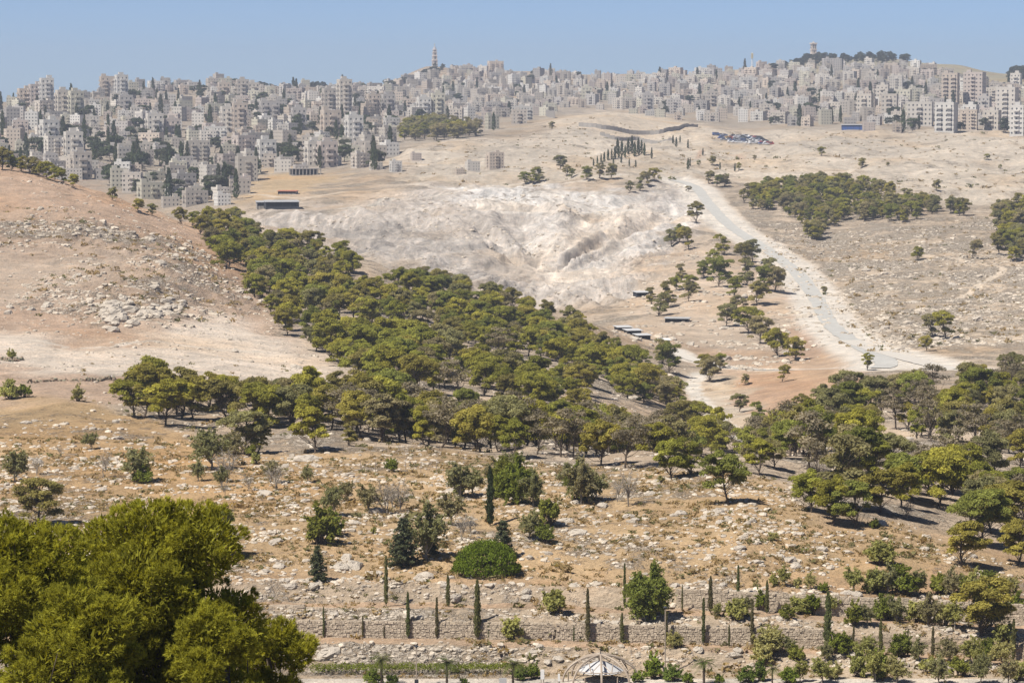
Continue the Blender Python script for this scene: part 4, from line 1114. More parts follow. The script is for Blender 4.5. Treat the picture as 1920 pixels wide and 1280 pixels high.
while n < 400:
    u, v = (r.uniform(0, 1920) if n < 260 else r.uniform(0, 760)), r.uniform(135, 380)
    if not in_poly(CITY[0], u, v): continue
    q = pick(u, v, 1250)
    if q is None or q[1] > 3400: continue
    n += 1
    if r.random() < .4:
        plant('cypress_tree', TOWNCYP[n % 2], q[0], q[1], r.uniform(1.0, 1.7), 0, TREECOL[n % 3], 'dark pointed cypress among the houses', 'tree', 'cypresses among the houses')
    else:
        plant('broadleaf_tree', LOWPINE[n % 4], q[0], q[1], r.uniform(.7, 1.35), r.uniform(0, 6), TREECOL[n % 3], 'dark bushy tree among the houses', 'tree', 'bushy trees among the houses')

# ------------------------------------------------------------------ landmarks of the skyline
def thing(name, loc, rz=0.0, label=None, cat=None, group=None):
    o = bpy.data.objects.new(name, None); COL.objects.link(o)
    o.location = [float(c) for c in loc]; o.rotation_euler = (0, 0, rz)
    return tag(o, label, cat, group)
def part(name, q, mat, parent, smooth_sh=False):
    return link(name, q.mesh(name, smooth_sh), M[mat], parent, color=(1, 1, 1))
def ring_box(q, w, z0, z1, t=1.0):
    q.box(-w, w, -w, w, z0, z1, t)
def pyramid(q, w, z0, z1, n=4, rot=pi / 4):
    a = np.arange(n) * 2 * pi / n + rot
    V = [(w * cos(x), w * sin(x), z0) for x in a] + [(0, 0, z1)]
    q.add(V, [(k, (k + 1) % n, n, n) for k in range(n)])
q0 = pick(815, 124, 2300)
q0 = q0 if q0 is not None else np.array(unproj(815, 124, 3300))
m0 = q0[1] / F                                  # metres in a photo pixel there
t = thing('bell_tower', q0, .3, 'slender pale bell tower with pointed spire on the wooded skyline hill', 'tower')
W = 5.2 * m0
body = Q(); op = Q()
z = 0.0
for k, (hpx, wf) in enumerate(((11, .86), (8, .76), (7, .66), (4.5, .56))):
    h_ = hpx * m0; ww = W * wf
    body.box(-ww, ww, -ww, ww, z - (6 if k == 0 else 0), z + h_ - .6, .95); body.box(-ww - .5, ww + .5, -ww - .5, ww + .5, z + h_ - .6, z + h_, 1.1)
    for s_ in (-1, 1):
        wo = ww * (.32 if k < 3 else .4)
        op.box(-wo, wo, s_ * ww - .12, s_ * ww + .12, z + h_ * .25, z + h_ * .8); op.box(s_ * ww - .12, s_ * ww + .12, -wo, wo, z + h_ * .25, z + h_ * .8)
    z += h_
bo = part('shaft', body, 'plaster', t); bo.color = (.74, .67, .61, 1)
tag(part('arched_openings', op, 'glass', t), kind='stuff')
sp = Q(); pyramid(sp, W * .75, z, z + 8.5 * m0, 8); so = part('spire', sp, 'plaster', t); so.color = (.42, .42, .44, 1)
cr = Q(); cr.bar((0, 0, z + 8.2 * m0), (0, 0, z + 10.5 * m0), .25); cr.bar((-.9, 0, z + 9.8 * m0), (.9, 0, z + 9.8 * m0), .2); part('cross', cr, 'brass', t)

q0 = pick(1525, 112, 2300)
q0 = q0 if q0 is not None else np.array(unproj(1525, 112, 3150))
m0 = q0[1] / F
t = thing('square_tower', q0, .25, 'square pale stone tower beside dark trees on the highest hilltop', 'tower')
body, op = Q(), Q(); W = 4.6 * m0; Hh = 31 * m0
body.box(-W, W, -W, W, -6, Hh * .58, .97); body.box(-W - .5, W + .5, -W - .5, W + .5, Hh * .58, Hh * .61, 1.08); body.box(-W * .97, W * .97, -W * .97, W * .97, Hh * .61, Hh * .93); body.box(-W - .6, W + .6, -W - .6, W + .6, Hh * .93, Hh, 1.05)
for zf, n_ in ((.2, 1), (.42, 1), (.66, 2), (.78, 2)):
    for k in range(n_):
        xx = (k - (n_ - 1) / 2) * W * .9
        for s_ in (-1, 1):
            op.box(xx - W * .17, xx + W * .17, s_ * W - .15, s_ * W + .15, Hh * zf, Hh * (zf + .09)); op.box(s_ * W - .15, s_ * W + .15, xx - W * .17, xx + W * .17, Hh * zf, Hh * (zf + .09))
bo = part('shaft', body, 'plaster', t); bo.color = (.74, .66, .58, 1)
tag(part('openings', op, 'glass', t), kind='stuff')
rf = Q(); pyramid(rf, W * .8, Hh, Hh + 3.0 * m0); part('roof', rf, 'roof', t)
hall = Q(); hall.box(-W * 3.2, -W - .6, -W * .8, W * .8, -5, 10 * m0 * .55); ho = part('side_hall', hall, 'plaster', t); ho.color = (.56, .50, .44, 1)

q0 = pick(1410, 140, 2300); m0 = q0[1] / F
t = thing('radio_mast', q0, 0, 'thin lattice radio mast standing against the sky above the houses', 'mast')
ml = Q()
for a in (0, 2.09, 4.19):
    ml.tube([(1.6 * cos(a), 1.6 * sin(a), -3), (.5 * cos(a), .5 * sin(a), 41 * m0)], [.28, .16], 4)
for k in range(14):
    z0, z1 = k * 2.9 * m0, (k + 1) * 2.9 * m0
    for a in (0, 2.09, 4.19):
        f0, f1 = 1.6 - 1.1 * k / 14, 1.6 - 1.1 * (k + 1) / 14
        ml.bar((f0 * cos(a), f0 * sin(a), z0), (f1 * cos(a + 2.09), f1 * sin(a + 2.09), z1), .1)
part('lattice', ml, 'white', t)
ant = Q()
for k in range(5): ant.box(-1.1, 1.1, -1.1, 1.1, (30 + 2 * k) * m0, (31.2 + 2 * k) * m0)
tag(part('antennas', ant, 'brass', t), kind='stuff')

# the concrete barrier below the bare mound
def barrier(pix, hgt, label, n_dmin=1400):
    P = spline(pix, 10, n_dmin)
    d = np.r_[0, np.cumsum(np.linalg.norm(np.diff(P[:, :2], axis=0), axis=1))]
    n_ = int(d[-1] / 3.0)
    s = np.linspace(0, d[-1], n_ + 1)
    X = np.interp(s, d, P[:, 0]); Y = np.interp(s, d, P[:, 1]); Z = H(X, Y)
    root = tag(thing('concrete_barrier', (X[0], Y[0], Z[0]), 0, label, 'wall'), kind='thing')
    q = Q()
    for k in range(n_):
        a = np.array([X[k], Y[k]]); b = np.array([X[k + 1], Y[k + 1]]); t_ = (b - a) / np.linalg.norm(b - a); nn = np.array([t_[1], -t_[0]]) * .3
        a = a + t_ * .05; b = b - t_ * .05
        z0 = min(Z[k], Z[k + 1]) - 2; z1 = (Z[k] + Z[k + 1]) / 2 + hgt
        V_ = [(*(a + nn), z0), (*(b + nn), z0), (*(b - nn), z0), (*(a - nn), z0), (*(a + nn), z1), (*(b + nn), z1), (*(b - nn), z1), (*(a - nn), z1)]
        q.add(np.array(V_) - np.array([X[0], Y[0], Z[0]]), [(0,3,2,1),(4,5,6,7),(0,1,5,4),(1,2,6,5),(2,3,7,6),(3,0,4,7)], .92 + .16 * ((k * 37) % 11) / 11)
    tag(part('panels', q, 'concrete', root), kind='stuff')
barrier([(1125,250),(1160,257),(1200,262),(1240,264),(1262,262)], 2.2, 'lower run of grey concrete barrier wall under the bare mound')
barrier([(1085,238),(1130,243),(1180,250),(1215,253),(1250,252),(1280,246),(1308,242)], 2.6, 'upper run of grey concrete barrier wall curving round the bare mound')
barrier([(990,212),(1020,216),(1040,222)], 5, 'short pale concrete barrier run beyond the bare mound')

# cars queueing and parked at the crossing below the town
car_q = []
for seed in range(2):
    b = Q()
    prof = [(-2.1,.35),(2.1,.35),(2.15,.75),(1.3,.9),(.75,1.42),(-1.0,1.45),(-1.75,.95),(-2.15,.85)] if seed == 0 else [(-2.3,.4),(2.3,.4),(2.3,1.0),(1.9,1.1),(1.5,1.95),(-2.2,2.0),(-2.3,1.9),(-2.3,.9)]
    n_ = len(prof)
    Vv = [(x, -.85, z) for x, z in prof] + [(x, .85, z) for x, z in prof]
    b.add(Vv, [(k, (k + 1) % n_, (k + 1) % n_ + n_, k + n_) for k in range(n_)] + [(0, 1, 2, 3), (0, 3, 4, 7), (4, 5, 6, 7)] + [(n_ + 3, n_ + 2, n_ + 1, n_), (n_ + 7, n_ + 4, n_ + 3, n_), (n_ + 7, n_ + 6, n_ + 5, n_ + 4)])
    g = Q(); wz = (.95, 1.36) if seed == 0 else (1.2, 1.8)
    g.box(-1.2, .85, -.87, .87, wz[0], wz[1])
    w_ = Q()
    for x in (-1.35, 1.35):
        for y in (-.8, .8): w_.tube([(x, y - .12, .33), (x, y + .12, .33)], [.33, .33], 8)
    car_q.append((b.mesh('car_body'), g.mesh('car_windows'), w_.mesh('car_wheels')))
CARC = [((.7,.7,.7),'white'),((.05,.05,.06),'black'),((.3,.32,.35),'silver'),((.06,.10,.25),'blue'),((.35,.05,.04),'red')]
n = 0
for row in range(5):
    for k in range(11):
        u = 1342 + k * 8.2 + row * 5 + r.uniform(-1, 1); v = 254 + row * 3.2 + k * .5
        if r.random() < .2: continue
        q = pick(u, v, 1500)
        c, cn = CARC[int(r.choice(5, p=[.45,.15,.2,.1,.1]))]; kk = int(r.random() < .2)
        t = thing('car', q, r.uniform(.1, .5))
        link('body', car_q[kk][0], M['carpaint'], t, color=c); tag(link('windows', car_q[kk][1], M['glass'], t), kind='stuff'); tag(link('wheels', car_q[kk][2], M['dark'], t), kind='stuff')
        later_label(t, f'small {cn} {"van" if kk else "car"} in the car park', u, v, 'car', 'cars parked below the town')

# small blue wheel in the town
q = pick(264, 268, 1250); m0 = q[1] / F
t = thing('big_wheel', q, .2, 'small blue fairground wheel standing among the houses', 'ferris wheel')
wq = Q(); R_ = 4.5 * m0; zc = R_ + 3
ang = np.linspace(0, 2 * pi, 25)
for yy in (-.6, .6): wq.tube([(R_ * cos(a), yy, zc + R_ * sin(a)) for a in ang], [.28] * 25, 4)
for a in ang[:-1:3]: wq.bar((0, 0, zc), (R_ * cos(a), 0, zc + R_ * sin(a)), .12)
part('wheel', wq, 'blue', t)
st = Q()
for s_ in (-1, 1):
    for yy in (-1, 1): st.bar((s_ * 2.2, yy, -1), (0, yy, zc), .2)
part('stand', st, 'white', t)

# unfinished concrete frame on the spoil slope
q = pick(572, 328, 1250); m0 = q[1] / F
t = thing('unfinished_building', q, .25, 'unfinished open concrete frame with dark bays above the yellow spoil slope', 'building')
W, D_ = 56 * m0 / 2, 9
sl, po, bk = Q(), Q(), Q()
for z in (0, 3.4): sl.box(-W, W, -D_ / 2, D_ / 2, z - (3 if z == 0 else .35), z + .0 if z == 0 else z)
for k in range(9):
    x = -W + .3 + k * (2 * W - .6) / 8
    for y in (-D_ / 2 + .3, D_ / 2 - .3): po.box(x - .22, x + .22, y - .22, y + .22, .003, 3.04)
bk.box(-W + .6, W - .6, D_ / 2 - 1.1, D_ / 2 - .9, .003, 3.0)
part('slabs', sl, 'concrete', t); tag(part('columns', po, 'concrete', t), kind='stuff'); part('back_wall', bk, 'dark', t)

# sheds and shelters
def shed(u, v, wpx, hpx, dmin, label, roofmat='sheet', wallmat='concrete', rz=.2, dep=5.0, open_front=True, cat='shed', group=None):
    q = pick(u, v, dmin); m0 = q[1] / F
    t = thing('shed', q, rz, label, cat, group)
    w = wpx * m0 / 2; h_ = hpx * m0
    a, b, c = Q(), Q(), Q()
    b.box(-w, w, dep / 2 - .15, dep / 2, -2, h_ * .98); b.box(-w, -w + .15, -dep / 2, dep / 2 - .152, -2, h_ * .9); b.box(w - .15, w, -dep / 2, dep / 2 - .152, -2, h_ * .9)
    b.box(-w + .152, w - .152, -dep / 2 + .1, -dep / 2 + .25, -2, h_ * (.35 if open_front else .85))
    for k in range(5):
        x = -w + .12 + k * (2 * w - .24) / 4; c.bar((x, -dep / 2 - .2, -2), (x, -dep / 2 - .2, h_ * .92), .07)
    V_ = [(-w - .4, -dep / 2 - .5, h_ * .92), (w + .4, -dep / 2 - .5, h_ * .92), (w + .4, dep / 2 + .3, h_ * 1.06), (-w - .4, dep / 2 + .3, h_ * 1.06)]
    a.add(V_ + [(x, y, z + .12) for x, y, z in V_], [(0,3,2,1),(4,5,6,7),(0,1,5,4),(1,2,6,5),(2,3,7,6),(3,0,4,7)])
    part('roof', a, roofmat, t); part('wall', b, wallmat, t); tag(part('posts', c, 'dark', t), kind='stuff')
shed(528, 392, 62, 15, 1000, 'long grey sheet-roofed shed with dark open front at the quarry edge', 'sheet', 'dark', .15, 10)
shed(492, 390, 22, 12, 1000, 'small grey shed beside the long quarry shed', 'sheet', 'concrete', .15, 8)
shed(540, 364, 34, 6, 1000, 'low flat brown-roofed shed on the spoil bench', 'redroof', 'concrete', -.1, 6)
shed(1203, 556, 26, 9, 700, 'white boxy hut with dark side alone on the pale slope', 'canvas', 'dark', .3, 4)
shed(1168, 620, 26, 8, 560, 'uppermost white canvas shelter at the wood edge', 'canvas', 'dark', .25, 4, group='canvas shelters by the wood')
shed(1186, 627, 26, 9, 560, 'middle white canvas shelter with black front at the wood edge', 'canvas', 'dark', .25, 4, group='canvas shelters by the wood')
shed(1204, 634, 24, 7, 560, 'lowest white canvas shelter at the wood edge', 'canvas', 'dark', .25, 4, group='canvas shelters by the wood')
shed(1245, 645, 16, 9, 560, 'small square white hut above the valley pines', 'white', 'white', .2, 3, False)
shed(1270, 603, 44, 7, 560, 'long low dark animal pen below the gully pines', 'sheet', 'dark', -.2, 3)
for u, v, wpx, k, ti, label in ((886, 320, 24, 1, 1, 'off-white three-storey house alone on the spoil heap'), (742, 322, 20, 4, 4, 'small white house above the spoil heap'), (928, 316, 28, 6, 3, 'tan five-storey block alone on the upland edge'), (705, 318, 22, 3, 0, 'cream house at the lower edge of the town'), (862, 326, 16, 0, 3, 'low tan house beside the spoil heap'), (780, 300, 18, 1, 5, 'pinkish house below the dark hilltop wood')):
    q = pick(u, v, 1100); tag(building(HOUSES[k][0], q[0], q[1], q[2], .3, TINTS[ti][0], 'house', wpx * q[1] / F / HOUSES[k][1]), label, 'building')
shed(1600, 243, 44, 9, 1500, 'long shed with a bright blue front at the town foot', 'sheet', 'blue', -.1, 8, False)

def hue_rock():
    m, nt, out = new_mat('loose_limestone')
    pos = N(nt, 'ShaderNodeNewGeometry').outputs['Position']; hu = N(nt, 'ShaderNodeAttribute', attribute_type='INSTANCER', attribute_name='hue')
    n1 = noise(nt, pos, 2.2, 4, .6); c = mixc(nt, 1.0, mixc(nt, 1.0, (.47, .415, .345), math_(nt, 'MULTIPLY_ADD', n1, .7, .65), 'MULTIPLY'), hu.outputs['Color'], 'MULTIPLY')
    d = N(nt, 'ShaderNodeBsdfDiffuse'); L(nt, c, d.inputs[0]); L(nt, d.outputs[0], out.inputs[0])
    return m
M['rubble'] = hue_rock()
# ------------------------------------------------------------------ stones of the slopes
def rock_arrays(seed, sub=2):
    r_ = np.random.default_rng(seed)
    n_ = 9 if sub == 2 else 6
    m_ = 6 if sub == 2 else 4
    V_, F_ = [], []
    for i in range(m_ + 1):
        ph = pi * i / m_
        for j in range(n_):
            th_ = 2 * pi * (j + .5 * (i % 2)) / n_
            V_.append((sin(ph) * cos(th_), sin(ph) * sin(th_), cos(ph)))
    for i in range(m_):
        for j in range(n_):
            F_.append((i * n_ + j, (i + 1) * n_ + j, (i + 1) * n_ + (j + 1) % n_, i * n_ + (j + 1) % n_))
    V_ = np.array(V_); pw = np.sign(V_) * np.abs(V_) ** .75
    V_ = pw * (1 + .28 * (r_.random(len(V_))[:, None] - .5)) + r_.normal(size=V_.shape) * .05
    V_ *= np.array([r_.uniform(.8, 1.3), r_.uniform(.6, 1.0), r_.uniform(.38, .6)])
    t_ = np.full((len(V_), 3), 1.0)
    return V_.astype(np.float32), np.array(F_)[:, ::-1].copy(), t_
ROCKS = [rock_arrays(400 + k) for k in range(8)]
SROCK = [rock_arrays(420 + k, 1) for k in range(6)]
ROCKM = []
for v_, f_, t_ in ROCKS:
    me = mesh_np('rock', v_, f_, t_, False); me.materials.append(M['rock']); ROCKM.append(me)
spots = []
r = np.random.default_rng(51)
def rocky_spots(n_, y0, y1, a0, a1, size, thr, seed, wt=None, scale=(7, 5), sig=.5):
    k = 0; tries = 0
    while k < n_ and tries < 40:
        tries += 1
        m_ = 4000
        y = np.exp(r.uniform(math.log(y0), math.log(y1), m_)); x = r.uniform(a0, a1, m_) * y
        f = fbm(x / scale[0], y / scale[1], 3, seed)
        ok = f > thr
        if wt is not None:
            ok &= r.random(m_) < lerp_grid(AC, YR, wt, x / y, y)
        for xx, yy in zip(x[ok], y[ok]):
            spots.append((xx, yy, size * math.exp(r.normal() * sig))); k += 1
            if k >= n_: break
rocky_spots(3600, 227, 300, -.19, .19, .155, .55, 61, Z_front, (5, 4), .42)
rocky_spots(2200, 227, 340, -.19, .19, .16, .47, 62, Z_front, (6, 4))
rocky_spots(1500, 290, 470, -.15, .19, .17, .46, 72, None, (8, 6))
rocky_spots(700, 450, 760, -.10, .08, .25, .48, 73, None, (10, 8))
rocky_spots(2600, 520, 760, -.19, -.08, .30, .46, 63, Z_left_rock, (14, 9))
rocky_spots(900, 430, 800, -.19, -.05, .22, .50, 64, Z_left, (14, 9))
rocky_spots(4200, 620, 1150, .06, .19, .36, .42, 65, Z_right, (12, 12))
rocky_spots(1200, 900, 1350, -.09, .06, .38, .5, 66, Z_quarry, (30, 30))
rocky_spots(700, 640, 1100, .03, .11, .5, .5, 67, Z_slopeR, (14, 14))
rocky_spots(700, 210.4, 212.2, -.10, .19, .13, .42, 68, None, (3, 1.5))
rocky_spots(600, 214.9, 216.6, -.10, .19, .12, .42, 69, None, (3, 1.5))
rocky_spots(900, 219.9, 226, -.10, .19, .15, .45, 71, None, (3, 1.5))
# the grey outcrop on the bare hill
for k in range(46):
    u, v = 215 + r.normal() * 16, 588 + r.normal() * 13
    q = pick(u, v, 300); spots.append((q[0], q[1], r.uniform(.8, 1.9)))
for k in range(40):
    u = r.uniform(262, 350); v = 590 - (u - 262) * .18 + r.normal() * 7
    q = pick(u, v, 300); spots.append((q[0], q[1], r.uniform(.5, 1.3)))
for u, v, s_ in ((797, 1082, .75), (790, 1090, .4), (665, 1062, .9), (640, 1066, .7), (1480, 1050, .6), (1490, 1062, .5), (1462, 1045, .5), (650, 1048, .6), (965, 958, .35)):
    q = pick(u, v, 205); spots.append((q[0], q[1], s_))
px_size = sorted(((s_ / y, i) for i, (x, y, s_) in enumerate(spots)), reverse=True)
big = set(i for _, i in px_size[:300])
RUB = []
for i, (x, y, s_) in enumerate(spots):
    z = float(H(x, y)); g = r.uniform(.75, 1.2); rz = r.uniform(0, 6.3)
    if i in big:
        o = link('rock', ROCKM[i % 8], None, ground, (x, y, z + s_ * .05), (r.normal() * .15, r.normal() * .15, rz), s_ * .95)
    else:
        RUB.append((x, y, z + s_ * .03, s_, rz, i % 8, g, g * .985, g * .96))
scattered('rubble', RUB, [(first_with(m_),) for m_ in ROCKM], (M['rubble'],), None, None, ground)

# dry tufts and low thorn bushes
tuft = Mass()
def tuft_arr(seed):
    r_ = np.random.default_rng(seed); q = Q()
    n_ = 17
    C = r_.normal(size=(n_, 3)) * np.array([.28, .28, .14]) + np.array([0, 0, .2]); C[:, 2] = np.abs(C[:, 2])
    Vv, ff = leaf_quads(C, unit(r_.normal(size=(n_, 3)) + C * 2.0), .20, r_, 2.4)
    return Vv.astype(np.float32), ff, np.repeat(r_.uniform(.7, 1.3, n_), 4)[:, None] * np.ones((1, 3))
TA = [tuft_arr(500 + k) for k in range(6)]
spots_t = []
TC = [(.36, .26, .13), (.31, .23, .115), (.20, .185, .085), (.40, .31, .17), (.165, .165, .07)]
for n_, y0, y1, a0, a1, sz, wt in ((5000, 227, 320, -.19, .19, .36, Z_front), (500, 300, 470, -.15, .19, .5, None), (900, 207, 227, -.12, .19, .38, None), (500, 520, 800, -.19, -.05, .8, Z_left_rock), (700, 650, 1150, .07, .19, .9, Z_right), (900, 1200, 1900, -.05, .19, 1.2, Z_plain)):
    k = 0
    while k < n_:
        y = np.exp(r.uniform(math.log(y0), math.log(y1), 3000)); x = r.uniform(a0, a1, 3000) * y
        ok = fbm(x / 5, y / 4, 3, 70) > .45
        if wt is not None: ok &= r.random(3000) < lerp_grid(AC, YR, wt, x / y, y)
        for xx, yy in zip(x[ok], y[ok]):
            tuft.add(TA[k % 6], xx, yy, float(H(xx, yy)), sz * math.exp(r.normal() * .4), r.uniform(0, 6), TC[int(r.choice(5, p=[.3, .25, .2, .15, .1]))]); k += 1
            if k >= n_: break
tg = tag(tuft.build('dry_scrub', M['leaf']), 'low dry grass tufts and thorn scrub dotted over the stony slopes', 'scrub', kind='stuff')
tg.color = (1, 1, 1, 1)

# ------------------------------------------------------------------ plants of the near slope and the garden terraces
r = np.random.default_rng(77)
def at_px(u, v, dmin=200.0):
    q = pick(u, v, dmin); return q, q[1] / F
def put(kind, name, base_h, items, colors, looks, cat, group, stem='trunk', crown='foliage', dmin=200.0, vary=.12, sz=1.0):
    for k, it in enumerate(items):
        u, v, hpx = it[:3]
        q, m0 = at_px(u, v, dmin)
        c = np.array(colors[k % len(colors)]) * r.uniform(1 - vary, 1 + vary)
        plant(name, kind[int(r.integers(len(kind)))], q[0], q[1], hpx * m0 / base_h, r.uniform(0, 6.3), tuple(c), looks, cat, group, (u, v), stem, crown, z=q[2], sz=it[3] if len(it) > 3 else sz)
OLIVE = [(.36, .355, .12), (.38, .355, .15), (.33, .335, .115)]
PALE = [(.27, .265, .13), (.25, .25, .115), (.30, .27, .145)]
FRESH = [(.19, .22, .04), (.215, .225, .048), (.18, .205, .044)]
put(WISPY, 'wispy_tree', 3.0, [(260,903,78),(395,880,92),(438,872,74),(30,905,74),(170,842,38),(508,905,52),(577,905,36),(625,965,66),(690,962,64),(862,935,78),(885,932,66),(1090,945,92),(1070,925,70),(800,1048,110),(845,985,72),(995,1012,66),(960,905,70),(650,940,46),(372,902,44),(1000,950,74),(1400,868,40),(1115,938,70),(415,912,40),(925,915,60)], PALE, 'feathery pale green small tree', 'tree', 'feathery small trees on the stony slope', 'stem')
put(BARE, 'bare_shrub', 2.4, [(198,895,56),(422,905,70),(517,920,58),(722,965,76),(752,958,64),(868,1012,54),(1178,948,72),(112,856,24),(466,920,36),(70,890,40),(735,950,50),(1700,975,44),(1160,940,50),(880,1000,40),(420,930,30)], [(.8, .75, .7)], 'leafless grey shrub', 'shrub', 'bare grey shrubs on the stony slope', 'twigs')
put(BUSH, 'green_bush', 2.0, [(735,884,32),(602,1018,78),(625,1003,54),(1652,1058,60),(146,752,34),(20,748,44),(48,745,34),(1030,985,70),(1022,1018,50),(22,672,24),(1240,905,20),(860,930,32),(268,905,40),(470,855,30),(930,935,34),(700,1000,18),(1450,1012,20),(480,870,30),(1640,990,26)], FRESH + OLIVE, 'leafy green bush', 'shrub', 'green bushes on the stony slope', 'stems')
put(WEEP, 'weeping_tree', 4.3, [(968,945,98),(945,930,80),(1085,938,84)], FRESH, 'drooping light green tree', 'tree', 'drooping trees on the stony slope')
put(WEEP, 'pepper_tree', 4.3, [(1212,1162,116,1.0)], [(.205, .235, .056)], None, 'tree', None)
tag(bpy.data.objects['pepper_tree'], 'full weeping light green pepper tree on the upper terrace', 'tree')
put(CONE, 'young_conifer', 4.0, [(757,1064,102),(595,1092,76),(943,1052,84),(808,1040,60)], [(.105, .118, .066)], 'dark pointed young conifer', 'tree', 'young conifers on the stony slope')
q, m0 = at_px(919, 986)
plant('column_cypress', CYPRESS[3], q[0], q[1], 114 * m0 / 3.5, 0, (.062, .080, .034), None, 'tree', None, (919, 986), z=q[2])
tag(bpy.data.objects['column_cypress'], 'tall dark column cypress alone on a bare brown patch', 'tree')
# the round dense shrub
rs = Q(); rr2 = np.random.default_rng(5)
for k in range(34):
    a = k * 2.399; f = (k + .5) / 34
    clump(rs, (2.15 * cos(a) * sqrt(f), 1.5 * sin(a) * sqrt(f), .35 + 1.45 * sqrt(max(0, 1 - f * .95))), (.62, .55, .5), 330, .085, rr2, rr2.uniform(.8, 1.15), .2)
for k in range(26):
    a = k * 2 * pi / 26; clump(rs, (2.25 * cos(a), 1.55 * sin(a), .32 + .3 * rr2.random()), (.55, .5, .42), 260, .085, rr2, rr2.uniform(.7, 1.05), .2)
sw = Q()
for k in range(9): sw.tube(bent((0, 0, -.3), (1.6 * cos(k * .7), 1.2 * sin(k * .7), 1.0), rr2, .1, 4), [.07, .05, .04, .02], 4, caps=False)
q, m0 = at_px(912, 1082)
root = thing('round_shrub', q, 0, 'dense rounded bright green shrub on the brown slope', 'shrub')
so = part('stems', sw, 'bark', root); co = part('foliage', rs, 'leaf', root); co.color = (.15, .20, .024, 1); root.scale = (1.0, 1.0, 1.35)
# columnar cypresses of the terraces
put(CYPRESS, 'terrace_cypress', 3.5, [(724,1136,96),(765,1196,88),(819,1196,78),(840,1137,62),(607,1194,58),(680,1195,42),(895,1197,112),(916,1196,36),(1102,1203,102),(1166,1205,58),(1171,1139,84),(1249,1208,62),(1279,1145,50),(1319,1209,90),(1332,1148,70),(1367,1213,44),(1384,1130,72),(1410,1210,88),(1438,1150,64),(1552,1223,116),(1600,1226,54),(1651,1228,68),(1702,1231,54),(1749,1233,60),(1900,1238,80),(1076,1203,30),(720,1195,24)],
    [(.17, .17, .072), (.15, .17, .068), (.19, .17, .092)], 'thin upright cypress on the stone terraces', 'tree', 'thin cypresses along the terraces', sz=1.0)
put(WISPY, 'terrace_shrub', 3.0, [(1470,1098,40),(1520,1106,36),(1560,1150,44),(1625,1172,46),(1680,1168,60),(1740,1172,62),(1790,1178,60),(1860,1182,70),(1600,1112,58),(1665,1114,60),(1720,1116,58),(1785,1120,60),(1830,1124,62),(1890,1130,62),(1625,1240,60),(1550,1240,40),(1720,1240,46),(1780,1245,60),(1825,1250,66),(1880,1250,60),(1345,1155,30),(1400,1150,40),(1480,1230,44),(1270,1210,28),(1640,1278,70),(1680,1280,60),(1540,1280,56),(1760,1282,60),(1840,1282,66),(1890,1284,60),(1500,1278,50)], OLIVE + PALE, 'feathery olive shrub on the stone terraces', 'shrub', 'feathery shrubs on the stone terraces', 'stem')
put(BUSH, 'terrace_bush', 2.0, [(958,1197,52),(1265,1213,40),(1243,1146,28),(1575,1226,56),(1495,1240,44),(1690,1231,60),(1382,1162,54),(1445,1225,66),(1500,1150,42),(1525,1152,54),(1602,1172,50),(1660,1162,58),(1720,1166,54),(1772,1172,56),(1640,1112,62),(1690,1112,64),(1760,1116,56),(1852,1120,60),(1450,1098,26),(1495,1102,26),(1610,1268,60),(1652,1275,60),(1800,1268,52),(1850,1236,54),(1040,1148,58),(1430,1245,50),(1880,1205,50),(1545,1110,24),(1800,1110,46),(1905,1155,50),(1740,1262,44),(1560,1272,44),(1910,1275,50),(1425,1140,40),(1475,1160,34)],
    OLIVE + FRESH, 'olive green bush on the stone terraces', 'shrub', 'bushes on the stone terraces', 'stems', sz=1.0)
put(BUSH, 'garden_shrub', 2.0, [(1000,1272,40),(975,1275,34),(1225,1272,52),(1262,1276,38),(1195,1278,30),(1400,1278,36),(1290,1280,26),(1425,1276,44),(700,1282,34),(735,1284,28),(1480,1280,40),(870,1285,20),(1350,1282,28)], [(.20, .25, .045), (.16, .21, .05)], 'lush green shrub beside the garden path', 'shrub', 'shrubs along the garden path', 'stems')
put(PALM, 'palm_tree', 3.5, [(715,1284,66),(838,1286,62),(962,1286,58),(1320,1282,56),(1448,1284,44)], [(.17, .20, .055), (.14, .18, .05)], 'small feathery palm by the garden path', 'tree', 'palms along the garden path', 'trunk', 'fronds')
# clipped hedge along the garden path
hq = Q(); rr2 = np.random.default_rng(9)
p0, _ = at_px(585, 1262); p1, _ = at_px(985, 1262)
Lh = np.linalg.norm((p1 - p0)[:2]); n_ = int(Lh / .42)
for k in range(n_):
    f = (k + .5) / n_
    x, y = p0[0] + (p1[0] - p0[0]) * f, p0[1] + (p1[1] - p0[1]) * f
    for j in (-.3, .3):
        clump(hq, (x - p0[0], y - p0[1] + j, float(H(x, y)) - p0[2] + .42 + .06 * rr2.normal()), (.42, .42, .36), 110, .07, rr2, rr2.uniform(.85, 1.15), .3)
hd = tag(link('hedge', hq.mesh('hedge'), M['leaf'], None, p0, color=(.18, .21, .034)), 'low clipped green hedge in front of the rock slope', 'hedge')

